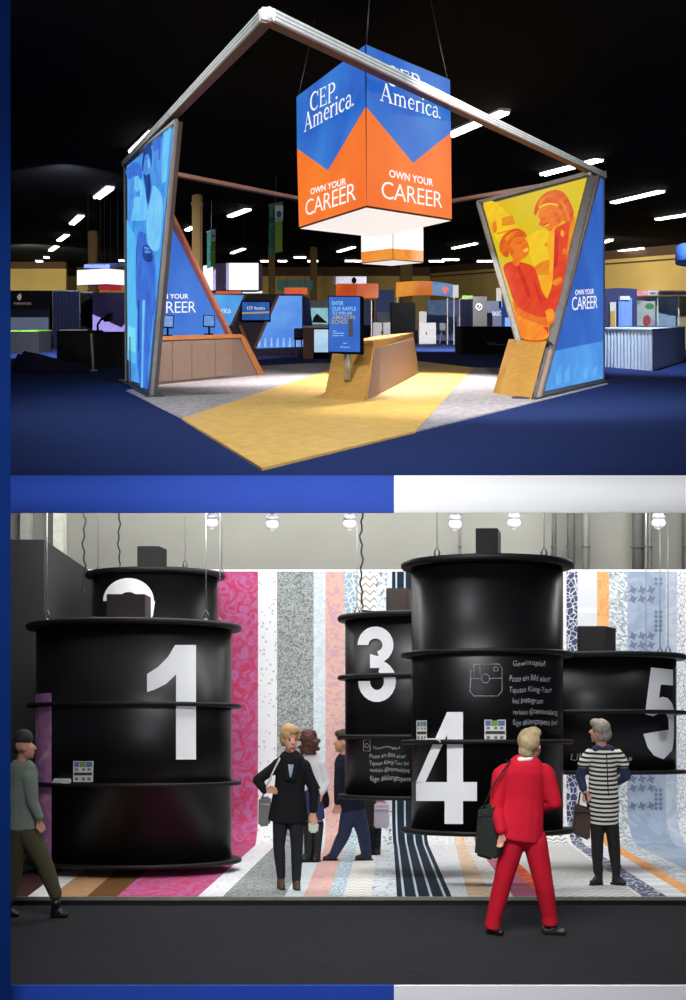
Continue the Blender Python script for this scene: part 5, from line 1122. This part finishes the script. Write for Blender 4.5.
class Person:
    def __init__(s, d, label, feet):
        s.d = d; s.k = d/F; base_ = P(feet[0], feet[1], d); s.root = thing('person', label, 'person', base_)
    def p(s, x, y, dy=0):
        v = P(x, y, s.d); return Vector((v.x, s.d+dy*s.k, v.z))
    def ground(s, a):
        d = s.d+a[2]*s.k; return (a[0], CY-zl(d, UPF if d > 9.06 else 0)*F/s.d-.15, a[2])
    def part(s, name, m, segs, voxel=.009, smooth=3, label=None, parent=None):
        bm = B()
        for g in segs:
            if g[0] == 'e': ellip(bm, s.p(*g[1]), [x*s.k for x in g[2]])
            else: capsule(bm, s.p(*g[0]), s.p(*g[1]), g[2]*s.k, g[3]*s.k, g[4] if len(g) > 4 else 1.0, 14, len(g) > 5)
        return obj(name, fuse(bm, voxel, smooth), m, parent or s.root, True, label)
    def hand(s, c, ang, dy=0, curl=0, side=1, L=15):
        """palm and five bent fingers, as limb segments; ANG is the direction of the fingers in the picture plane"""
        dx, dz = math.cos(ang), math.sin(ang); nx, nz = -dz, dx; pl = L*.48; out = []
        e = (c[0]+dx*pl, c[1]+dz*pl)
        for o in (-1.5, 0, 1.5): out.append(((c[0]+nx*o*.6, c[1]+nz*o*.6, dy), (e[0]+nx*o*1.1, e[1]+nz*o*1.1, dy), 1.4, 1.3, .7))
        for o, l in ((-2.7,.36), (-.9,.46), (.9,.5), (2.7,.44)):
            b = (e[0]+nx*o, e[1]+nz*o); m_ = (b[0]+dx*L*l*.55+nx*o*.1, b[1]+dz*L*l*.55+nz*o*.1); t_ = (m_[0]+dx*L*l*.4*(1-curl*.6), m_[1]+dz*L*l*.4*(1-curl*.6))
            out.append(((b[0], b[1], dy), (m_[0], m_[1], dy-curl*1.2), .95, .85)); out.append(((m_[0], m_[1], dy-curl*1.2), (t_[0], t_[1], dy-curl*3.4), .85, .7))
        b = (c[0]+dx*pl*.25+nx*side*2.6, c[1]+dz*pl*.25+nz*side*2.6); m_ = (b[0]+dx*3+nx*side*2, b[1]+dz*3+nz*side*2); t_ = (m_[0]+dx*2.8, m_[1]+dz*2.8)
        out += [((c[0], c[1], dy), (b[0], b[1], dy-.5), 1.4, 1.2), ((b[0], b[1], dy-.5), (m_[0], m_[1], dy-1), 1.1, .95), ((m_[0], m_[1], dy-1), (t_[0], t_[1], dy-1.6), .95, .8)]
        return out
    def head(s, c, w_, h, face=(0,-1), neck=None):
        """skull, jaw, nose, ears; FACE is the direction the face looks (x, y)"""
        fx, fy = face; l = math.hypot(fx, fy); fx, fy = fx/l, fy/l; sx, sy = -fy, fx; x, y = c
        o = [('e', (x-fx*w_*.12, y-h*.12, -0-fy*w_*.12*1), (w_*.5, w_*.56, h*.4)), ('e', (x+fx*w_*.14, y+h*.16, fy*w_*.14), (w_*.4, w_*.42, h*.34))]
        o.append(((x+fx*w_*.5, y-h*.02, fy*w_*.5), (x+fx*w_*.64, y+h*.1, fy*w_*.64), .9, 1.15)); o.append(((x+fx*w_*.46, y+h*.25, fy*w_*.46), (x+fx*w_*.48, y+h*.27, fy*w_*.48), 1.5, 1.5))
        o.append(((x+fx*w_*.4, y+h*.4, fy*w_*.4), (x+fx*w_*.42, y+h*.42, fy*w_*.42), 1.7, 1.6))
        for k_ in (-1, 1): o.append(('e', (x+sx*k_*w_*.5, y+h*.05, sy*k_*w_*.5), (1.3+abs(fx)*.8, 1.3+abs(fy)*.2, 2.2)))
        if neck: o.append(((x-fx*w_*.1, y+h*.2, -fy*w_*.1), neck, w_*.3, w_*.34))
        return o
    def face(s, c, w_, h, face=(0,-1)):
        fx, fy = face; l = math.hypot(fx, fy); fx, fy = fx/l, fy/l; sx, sy = -fy, fx; x, y = c
        for k_ in (-1, 1):
            bm = B(); ellip(bm, s.p(x+fx*w_*.47+sx*k_*w_*.2, y-h*.03, fy*w_*.47+sy*k_*w_*.2), [.95*s.k]*3, 10); obj('eye', bm, mat('eye_dark', (46,36,32), .3), s.root, True)
            bm = B(); a, b = [s.p(x+fx*w_*.52+sx*k_*w_*q, y-h*.11, fy*w_*.52+sy*k_*w_*q) for q in (.1,.3)]; tube(bm, [a, b], .35*s.k, 6); obj('eyebrow', bm, mat('brow', (110,84,60), .8), s.root, True)
        bm = B(); a, b = [s.p(x+fx*w_*.56+sx*q*w_, y+h*.27, fy*w_*.56+sy*q*w_) for q in (-.15,.15)]; tube(bm, [a, (a+b)/2+Vector((0,0,-.3*s.k)), b], .55*s.k, 6); obj('mouth', bm, mat('lips', (160,84,80), .5), s.root, True)
def legsegs(hip, knee, ankle, r): return [(hip, knee, r[0], r[1]), (knee, ((knee[0]*.7+ankle[0]*.3), (knee[1]*.7+ankle[1]*.3), (knee[2]*.7+ankle[2]*.3)+.6), r[1], r[1]*.98), (((knee[0]*.7+ankle[0]*.3), (knee[1]*.7+ankle[1]*.3), (knee[2]*.7+ankle[2]*.3)+.6), ankle, r[1]*.98, r[2])]
def shoe(pp, heel, toe, r, m, name='shoe', top=None):
    """sole, heel, toe cap and shaft"""
    heel, toe = pp.ground(heel), pp.ground(toe)
    seg = [((heel[0], heel[1]-r, heel[2]), (toe[0], toe[1]-r*.7, toe[2]), r, r*.72), ((heel[0], heel[1]-r*.7, heel[2]), ((heel[0]+toe[0])/2, (heel[1]+toe[1])/2-r*1.4, (heel[2]+toe[2])/2), r*.95, r*.8)]
    if top: seg.append(((heel[0], heel[1]-r, heel[2]), top[0], r*.95, top[1]))
    o = pp.part(name, m, seg, .007, 2)
    bm = B(); a, b = pp.p(*heel), pp.p(*toe); a.z += .25*pp.k; b.z += .25*pp.k; t = (b-a).normalized(); capsule(bm, a-t*r*.5*pp.k, b+t*r*.3*pp.k, r*.9*pp.k, r*.75*pp.k, 1); 
    for v in bm.verts: v.co.z = min(v.co.z, max(a.z, b.z)+.1*pp.k); v.co.z = max(v.co.z, min(a.z, b.z)-.35*pp.k)
    obj('sole', bm, mat('sole_dark', (24,22,22), .8), o); return o
M_coat = mat('coat_black', (20, 21, 23), .85, spec=.2); M_jean = mat('jeans_black', (34, 36, 42), .85, spec=.2); M_boot = mat('boot_brown', (86, 62, 46), .6)
# --- woman in the black coat
w1 = Person(9.6, 'woman in a black coat and black trousers walking forward with a grey shoulder bag', (289, 889))
hL = w1.hand((266.5,789.5), -.05, -5, .6, -1, 13); hR = w1.hand((313.5,812), 1.5, -2, .5, 1, 13)
w1.part('body', SKIN, w1.head((290.5,739), 15.5, 25, (.35,-1), (291,757,1))
  +[((291,757,1),(290,775,1),5,9,.6),((290,772,1),(288,812,1),10,9,.6),((276,766,1),(258,782,0),4,3.2),((258,782,0),(266,789.5,-4),3,2.4),((306,767,1),(313.5,790,1),4,3.2),((313.5,790,1),(313.5,812,-1),3,2.3)]
  +legsegs((281,815,1),(279,846,-1),(281,880,2),(7,5,3))+legsegs((296,815,1),(297,848,-2),(296.5,882,-3),(7,5,3))+hL+hR, .007, 2)
w1.face((290.5,739), 15.5, 25, (.35,-1))
w1.part('hair', mat('hair_blond', (178,146,98), .7, scale=30, var=.3), [('e', (288.5,733,2.2), (8.8,9.6,9.5)), ('e', (283.5,738,2), (4,6,9)), ('e', (293,729.5,-3), (7.4,5,4.6)), ('e', (297.5,735,2), (3,5,6.5))], .007, 2)
w1.part('coat', M_coat, [((291,764,1),(289,795,1),14.5,15.5,.62),((279,766,1),(303,767,1),8,8,.8),((289,795,1),(288,820,1),16.5,20.5,.6,'F'),
  ((277,766,1),(257.5,780,0),6,5),((257.5,780,0),(264.5,789,-3.5),5,4),((305,767,1),(314,791,1),6,5.2),((314,791,1),(313.5,809,-1),5,4.2)], .009, 3)
w1.part('collar', M_coat, [((284,756,-5),(288,776,-10),3,2.5),((298,757,-5),(293.5,777,-10),3,2.5),((284,755,0),(291,754,6),3.4,3.4),((291,754,6),(298,756,0),3.4,3.4)], .007, 3)
bm = B(); poly(bm, [w1.p(x, y, dy) for x, y, dy in ((287.5,757,-6.4),(295.5,758,-6.4),(294,775,-10.6),(290.5,776,-10.6))]); bmesh.ops.solidify(bm, geom=bm.faces[:], thickness=.01); obj('shirt_front', bm, mat('shirt_paleblue', (196,214,230), .7), w1.root)
w1.part('trousers', M_jean, [((281,812,1),(296,812,1),9,9,.8)]+legsegs((281,815,1),(279,846,-1),(281,876,2),(8.6,6,4.4))+legsegs((296,815,1),(297,848,-2),(296.5,878,-3),(8.6,6,4.6)), .008, 3)
shoe(w1, (280.5,887,3), (283,889,-6), 4, M_boot, 'boot', ((281,872,2),4.3)); shoe(w1, (296.5,892,-2), (298,894,-10), 4.2, M_boot, 'boot', ((296.5,876,-3),4.4))
def slab_bag(pp, pts, dep, m, bev=.02):
    bm = B(); q = [pp.p(*a) for a in pts]; prism(bm, q, (0, dep*pp.k, 0), bev=bev); bmesh.ops.subdivide_edges(bm, edges=bm.edges[:], cuts=1, use_grid_fill=True); return bm
def bag(pp, label, pts, dep, m, straps, cat='bag', name='shoulder_bag', strap_m=None):
    t = thing(name, label, cat, pp.p(sum(a[0] for a in pts)/len(pts), max(a[1] for a in pts), pts[0][2]))
    obj('bag_body', slab_bag(pp, pts, dep, m), m, t)
    bm = B(); ys = sorted(a[1] for a in pts); x0, x1 = min(a[0] for a in pts), max(a[0] for a in pts); yy = ys[0]+(ys[-1]-ys[0])*.22
    tube(bm, [pp.p(x0+1.5, yy, pts[0][2]-.4), pp.p(x1-1.5, yy+.5, pts[0][2]-.4)], .5*pp.k, 6); obj('seam', bm, strap_m or m, t)
    for s in straps: bm = B(); tube(bm, [pp.p(*a) for a in s], .9*pp.k, 8); obj('strap', bm, strap_m or m, t)
    return t
M_bagg = mat('bag_grey', (112,112,108), .7); M_bagpale = mat('strap_pale', (190,190,186), .7)
bag(w1, 'grey shoulder bag hanging at the hip of the woman in the black coat', [(258.5,798,-1),(271,797,-1),(270,826,-1),(258,827,-1)], 6, M_bagg, [[(262,798,1),(268,783,-6),(276,765,-7),(280,758,-3),(279,757,6)]], strap_m=M_bagpale)
# --- woman with curly hair seen from behind
w2 = Person(11.8, 'woman with curly brown hair, white sweater and tall black boots', (312, 862))
M_sw = mat('sweater_white', (226,224,228), .9); 
w2.part('body', SKIN, w2.head((309,740), 14, 22, (.5,.9), (311,757,0))+[((311,756,0),(312,772,0),5,8,.6),((312,772,0),(313,800,0),9,9,.65),((322,765,0),(325.5,782,0),3.6,3),((325.5,782,0),(317,806,-5),2.9,2.2),((302,765,0),(301,784,0),3.6,3),((301,784,0),(305,806,-2),2.9,2.2)]
  +legsegs((309,806,0),(309.5,832,0),(308,856,0),(6,4.5,3))+legsegs((318,806,0),(317,832,0),(316.5,856,0),(6,4.5,3))+w2.hand((316.5,806.5),2.2,-6,.6,1,11)+w2.hand((305,806),1.5,-2,.5,-1,11), .008, 2)
rng = random.Random(3); curls = [('e', (309,738,-2), (8.6,8.6,9.5)), ('e', (309,747,-3), (8.5,6.5,7)), ('e', (309,741,-4), (8,6,8))]
for _ in range(46):
    a, b = rng.uniform(0, 2*PI), rng.uniform(-1, 1); r_ = math.sqrt(1-b*b*.6); q_ = 9.4+max(0, b)*1.5
    dy_ = -2.5+6.5*math.sin(a)*r_
    if dy_ < 2.5: curls.append(('e', (309.3+q_*math.cos(a)*r_, 741+11*b, dy_), (2.1,2.1,2.1)))
w2.part('hair', mat('hair_brown', (84,48,40), .7, scale=60, var=.5, bump=.6), curls, .008, 1)
w2.part('sweater', M_sw, [((311,762,0),(313,786,0),11,11.5,.62),((303,764,0),(320,764,0),6.5,6.5,.8),((321,765,0),(326.5,783,0),5,4.4),((326.5,783,0),(322,791,-3),4.2,3.4),((302.5,765,0),(301,784,0),5,4.2),((301,784,0),(304,799,-2),4,3.2)], .009, 3)
w2.part('skirt', mat('skirt_navy', (46,52,96), .85), [((313,789,0),(313,818,0),9.5,12,.8,'F')], .009, 3)
for k_, a in (('l', ((309.5,824,0),(308.5,858,0))), ('r', ((317.5,824,0),(316.5,858,0)))):
    shoe(w2, (a[1][0],862.5,1), (a[1][0]-(5 if k_ == 'l' else 2),863,-3), 4.2, mat('boot_black', (20,18,20), .5), 'tall_boot', ((a[0][0],824,0),6.4))
bag(w2, 'small black shoulder bag of the woman in the white sweater', [(320,793,-2),(327,789,-2),(330,802,-2),(327.5,809,-2),(322,808,-2)], 5, M_coat, [[(322,793,-1),(318,783,-7.5),(312,770,-8),(306,758,-4)]])
bag(w2, 'crumpled white carrier bag held low by the woman in the white sweater', [(308.5,820,-8),(314,817,-8),(319,821,-8),(318,831,-8),(309,831,-8)], 4, mat('bag_white', (214,222,210), .8), [[(313,819,-7),(315,813,-7),(317,811.5,-7)]], name='carrier_bag')
# --- walking man half behind drum three
m1 = Person(11.95, 'man in a dark coat and jeans striding left, half hidden by drum number three', (350, 861))
M_navy = mat('coat_navy', (28,32,46), .85, spec=.2)
m1.part('body', SKIN, m1.head((342.5,741), 14, 22, (-1,-.25), (345,758,0))+[((345,757,0),(347,772,0),5,9,.6),((347,772,0),(352,806,0),10,10,.65),((340,766,-3),(339,786,-4),4,3.2),((339,786,-4),(337.5,802,-6),3.1,2.3),((354,767,3),(359,786,4),4,3.2),((359,786,4),(361,803,4),3,2.3)]
  +legsegs((350,808,-1),(344,834,-1),(333,857,0),(7,5,3))+legsegs((356,808,1),(363,834,1),(366,857,2),(7,5,3))+m1.hand((337,802),1.7,-6,.6,-1,11)+m1.hand((361,803),1.5,4,.6,1,11), .008, 2)
m1.part('hair', mat('hair_dark', (46,36,32), .7, scale=40, var=.3), [('e', (344.5,737,0), (7.8,7.6,8.5)), ('e', (348.5,742,0), (4,6,7)), ('e', (339,733.5,0), (4.5,5.5,3.2))], .008, 2)
m1.part('coat', M_navy, [((346,763,0),(349,790,0),11.5,12.5,.7),((341,765,0),(354,766,0),7,7,.9),((349,790,0),(352,808,0),13,15.5,.7,'F'),((340,766,-3),(338.5,786,-4),5.6,4.8),((338.5,786,-4),(337.5,800,-6),4.6,3.6),((354,767,3),(360,786,4),5.6,4.8),((360,786,4),(361,801,4),4.4,3.6)], .009, 3)
m1.part('trousers', mat('jeans_navy', (40,52,82), .85), [((349,804,0),(357,804,0),9,9,.85)]+legsegs((350,808,-1),(344,834,-1),(333.5,855,0),(9,6.4,4.6))+legsegs((356,808,1),(363.5,834,1),(366,855,2),(9,6.6,4.8)), .009, 3)
shoe(m1, (334,859.5,1), (325,860.5,-1), 3.2, mat('shoe_black', (20,19,20), .4)); shoe(m1, (368.5,861,2), (357.5,862,0), 3.6, mat('shoe_black', (20,19,20), .4))
# --- person with a white bag behind the same drum
w3 = Person(12.6, 'person in a brown coat and dark boots, mostly hidden behind drum number three', (374, 854))
w3.part('body', SKIN, w3.head((371,742), 13, 21, (.4,1), (371,757,0))+[((371,757,0),(371,800,0),8,9,.7),((362,765,0),(359,784,0),3.4,2.8),((359,784,0),(361,802,-3),2.7,2.1),((380,765,0),(383,782,0),3.4,2.8),((383,782,0),(381.5,797,-4),2.7,2.1)]+legsegs((368,805,0),(371,828,0),(373,850,0),(5,4,3))+legsegs((375,805,0),(377,828,0),(377,850,0),(5,4,3))+w3.hand((381.5,796),1.5,-5,.9,1,8)+w3.hand((361,802),1.5,-3,.6,-1,10), .009, 2)
w3.part('hair', mat('hair_brown', (84,48,40)), [('e', (370.5,739,-1), (7.6,8,9)), ('e', (370,748,-2), (6.5,6,6))], .009, 2)
w3.part('coat', mat('coat_brown', (50,42,38), .9), [((371,762,0),(370,800,0),10.5,11,.7),((364,765,0),(379,765,0),6,6,.9),((370,800,0),(369.5,826,0),11,11.5,.75,'F'),((362,765,0),(358.5,784,0),4.6,4),((358.5,784,0),(360.5,799,-3),4,3.3),((380,765,0),(384,782,0),4.6,4),((384,782,0),(382,794,-4),4,3.2)], .009, 3)
w3.part('trousers', M_jean, legsegs((368,812,0),(371,830,0),(373,846,0),(5.4,4.6,4))+legsegs((375,812,0),(377,830,0),(377,846,0),(5.4,4.6,4)), .009, 3)
for x in (372.5, 377): shoe(w3, (x,854,1), (x-2,855,-4), 3.8, mat('boot_black', (20,18,20)), 'boot', ((x,838,0),4))
bag(w3, 'white paper carrier bag hanging behind the walking man', [(374,800,-12),(388.5,800,-12),(389,825,-12),(373.5,825,-12)], 5, mat('bag_lilac_white', (222,212,226), .8), [[(376,800,-10),(379,793,-8),(382.5,795,-7),(385.5,800,-10)]], name='carrier_bag')
# --- man in the red suit
r1 = Person(7.63, 'man in a bright red suit walking on the dark carpet, seen from behind', (520, 935))
M_redS = mat('suit_red', (192,22,44), .8, var=.08, spec=.2)
r1.part('body', SKIN, r1.head((531,744), 20, 31, (.75,.66), (526,765,0))+[((526,764,0),(524,785,0),7,12,.6),((524,785,0),(523,835,0),13,11,.55),((501,775,1),(497,806,-3),6,4.8),((497,806,-3),(499,828,-14),4.6,3.4),((547,775,1),(553,802,-1),6,4.8),((553,802,-1),(541,812,14),4.6,3.4)]
  +legsegs((513,842,0),(503,883,2),(493,926,3),(9,7,4.4))+legsegs((535,842,0),(543,884,-2),(549,922,0),(9,7,4.4))+r1.hand((499,828),1.7,-15,.8,-1,17)+r1.hand((541,812),-2.6,15,.6,1,17), .009, 2)
r1.part('hair', mat('hair_grey_blond', (168,148,112), .8, scale=30, var=.3), [('e', (528.5,740,-2), (11.5,12,12.5)), ('e', (525.5,750,-4), (8,7,8)), ('e', (534,733,2), (8,9,6))], .009, 2)
r1.part('shirt_collar', mat('shirt_white', (230,226,226), .8), [((519,758,-6),(528,757,-7),2.6,2.6),((528,757,-7),(536,760,2),2.6,2.4),((519,758,-6),(517,760,3),2.6,2.4)], .008, 2)
r1.part('jacket', M_redS, [((525,774,0),(523,802,0),21,20.5,.62),((506,774,1),(544,774,1),10.5,10.5,.85),((523,802,0),(517.5,837,0),21,26.5,.64,'F'),
  ((501,776,1),(496,806,-3),9,7.6),((496,806,-3),(498.5,826,-13),7.2,5.6),((547,776,1),(554,802,-1),9,7.8),((554,802,-1),(544,812,12),7.2,5.6),((516,763,-3),(534,764,-2),4.5,4.5)], .01, 4)
r1.part('trousers', M_redS, [((513,838,0),(534,838,0),12.5,12.5,.85)]+legsegs((513,842,0),(503,883,2),(494,920,3),(12.5,9.4,7.4))+legsegs((535,842,0),(543.5,884,-2),(549.5,916,0),(12.5,9.6,7.6))+[((494,920,3),(492.5,929,3),7.6,8.2,1,'F'),((549.5,916,0),(550,924,0),7.8,8.2,1,'F')], .01, 4)
shoe(r1, (492,934.5,6), (500,936.5,-5), 4.6, mat('shoe_black', (20,19,20))); shoe(r1, (546,931.5,2), (563,929.5,-2), 4.8, mat('shoe_dark_brown', (44,36,34), .35))
bag(r1, 'large dark green bag hanging at the left side of the man in the red suit', [(478,806,-10),(499,800,-10),(504,850,-10),(492,858,-10),(474,853,-10)], 9, mat('bag_dark_green', (30,36,30), .8), [[(482,806,-8),(490,785,-12),(503,765,-12),(510,760,-2),(507,762,8)]], strap_m=mat('bag_strap', (24,26,24), .8))
# --- woman in the striped dress
s1 = Person(9.86, 'grey haired woman in a black and white striped dress seen from behind', (606, 885))
def stripes_mat():
    m, nt, b = base('dress_stripes'); tc = N(nt, 'ShaderNodeTexCoord'); sx = N(nt, 'ShaderNodeSeparateXYZ'); nt.links.new(tc.outputs['Object'], sx.inputs[0])
    nz = N(nt, 'ShaderNodeTexNoise'); nz.inputs['Scale'].default_value = 3; nt.links.new(tc.outputs['Object'], nz.inputs['Vector'])
    md = N(nt, 'ShaderNodeMath', operation='MULTIPLY_ADD'); md.inputs[1].default_value = .012; nt.links.new(nz.outputs['Fac'], md.inputs[0]); nt.links.new(sx.outputs['Z'], md.inputs[2])
    mo = N(nt, 'ShaderNodeMath', operation='FLOORED_MODULO'); mo.inputs[1].default_value = .0435; nt.links.new(md.outputs[0], mo.inputs[0])
    gt = N(nt, 'ShaderNodeMath', operation='GREATER_THAN'); gt.inputs[1].default_value = .0205; nt.links.new(mo.outputs[0], gt.inputs[0])
    mx = N(nt, 'ShaderNodeMix', data_type='RGBA'); mx.inputs[6].default_value = col((20,22,28)); mx.inputs[7].default_value = col((226,224,212)); nt.links.new(gt.outputs[0], mx.inputs[0]); nt.links.new(mx.outputs[2], b.inputs['Base Color']); b.inputs['Roughness'].default_value = .9
    return m
s1.part('body', SKIN, s1.head((599.5,731), 16, 24.5, (-.85,.55), (601.5,747,0))+[((602,746,0),(603,760,0),5.5,9,.6),((603,760,0),(603,812,0),12,12,.65),((587,757,0),(580.5,774,0),4.4,3.8),((580.5,774,0),(583.5,790,-6),3.5,2.5),((620,757,0),(625.5,772,0),4.4,3.8),((625.5,772,0),(617,784,8),3.5,2.5)]
  +legsegs((597,816,0),(597,842,-1),(598,872,1),(6.5,5,3))+legsegs((611,816,0),(614,842,-1),(617,872,1),(6.5,5,3))+s1.hand((583.5,790),1.5,-7,.9,-1,11)+s1.hand((617,784),3,8,.6,1,11), .007, 2)
s1.part('hair', mat('hair_grey', (150,142,128), .8, scale=40, var=.4), [('e', (601,727.5,-2), (9.2,9,9)), ('e', (603.5,733,-3), (7.6,7,8)), ('e', (596,723,0), (6,7,4.6)), ('e', (600.5,734,-4.5), (5.5,4.5,7))], .007, 2)
s1.part('dress', stripes_mat(), [((603,757,0),(603,780,0),14,14,.66),((591,755,0),(616,755,0),7,7,.95),((603,780,0),(603.5,800,0),14.5,15.5,.66),((603.5,800,0),(603.5,822,0),15.5,15,.76,'F'),((589,756,0),(583.5,764,0),6.4,6),((618,756,0),(623,764,0),6.4,6)], .008, 3)
s1.part('sleeves', mat('denim_dark', (40,52,86), .85), [((584.5,765,0),(580,776,0),5.2,5),((580,776,0),(582,787,-5),4.8,4),((622.5,765,0),(626,776,0),5.2,5),((626,776,0),(620,783,6),4.8,4),((595,748,-3),(610,748,-3),3.6,3.6),((584.5,765,0),(588,757,0),5,4),((622.5,765,0),(618,757,0),5,4),((588,757,0),(618,757,0),4,4)], .008, 3)
bm = B(); tube(bm, [s1.p(604,752,-9.6), s1.p(604.5,765,-10.2), s1.p(605,780,-10.4), s1.p(605.5,793,-11)], .5*s1.k, 6); obj('zip', bm, M_coat, s1.root)
M_tight = mat('tights_black', (18,18,21), .8)
s1.part('tights', M_tight, [((597,812,0),(611,812,0),8,8,.85)]+legsegs((597.5,816,0),(597,842,-1),(598,872,1),(8,6.2,4.4))+legsegs((610.5,816,0),(613.5,842,-1),(616.5,872,1),(8,6.2,4.4)), .008, 3)
shoe(s1, (599.5,884.5,2), (591.5,885.5,-3), 3.8, mat('boot_black', (20,18,20)), 'boot', ((598.5,869,1),4.8)); shoe(s1, (616,882,2), (623,884,-3), 3.8, mat('boot_black', (20,18,20)), 'boot', ((617,867,1),4.8))
bag(s1, 'brown leather handbag held at the left of the woman in the striped dress', [(573,801,-12),(588,806,-12),(587.5,838,-12),(570,830,-12)], 8, mat('leather_brown', (78,58,52), .5), [[(576,802,-10),(578,790,-9),(583.5,792,-8),(586,806,-10)]], name='handbag', strap_m=mat('strap_black', (22,22,24), .6))
# --- man cut by the left edge
l1 = Person(8.4, 'man in grey green jacket and olive trousers at the far left edge', (52, 918))
M_ol = mat('trousers_olive', (70,64,42), .9)
l1.part('body', SKIN, l1.head((25,746), 17, 27, (1,.1), (22,766,0))+[((22,765,0),(22,785,0),6,9,.7),((22,785,0),(22,820,0),9,9,.6),((30,776,-5),(34,800,-7),5,4),((34,800,-7),(42,818,-9),3.8,2.8),((14,776,5),(8,800,6),5,4),((8,800,6),(4,820,6),3.8,2.8)]
  +legsegs((26,826,0),(43,860,-1),(56,898,0),(8,6,3.6))+legsegs((20,826,0),(14,864,2),(8,902,3),(8,6,3.6))+l1.hand((42,818),1.2,-9,.6,1,13)+l1.hand((4,820),1.6,6,.6,-1,13), .009, 2)
l1.part('hair', mat('hair_dark', (46,36,32)), [('e', (23,738,0), (10,10,9)), ('e', (18,745,0), (6,8,9))], .009, 2)
l1.part('jacket', mat('jacket_grey_green', (112,122,112), .9, scale=4, var=.2), [((22,774,0),(22,812,0),16,17,.66),((16,774,0),(29,774,0),9,9,.9),((22,812,0),(22,827,0),17,18,.7,'F'),((30,776,-5),(34.5,800,-7),7.4,6.2),((34.5,800,-7),(42,814,-9),5.8,4.6),((14,776,5),(7.5,800,6),7.4,6.2),((7.5,800,6),(4,816,6),5.8,4.6)], .009, 3)
l1.part('trousers', M_ol, [((18,824,0),(28,824,0),12,12,.85)]+legsegs((26,828,0),(43,860,-1),(55.5,894,0),(12,8.6,6.4))+legsegs((20,828,0),(14,864,2),(8.5,898,3),(12,8.6,6.4)), .009, 3)
shoe(l1, (54,916,1), (66,918,-1), 4.2, mat('shoe_black', (20,19,20)), 'shoe', ((56,903,0),4.6)); shoe(l1, (6,912,4), (16,915,2), 4.2, mat('shoe_black', (20,19,20)), 'shoe', ((8,902,3),4.6))
bpy.data.objects.update() if hasattr(bpy.data.objects, 'update') else None
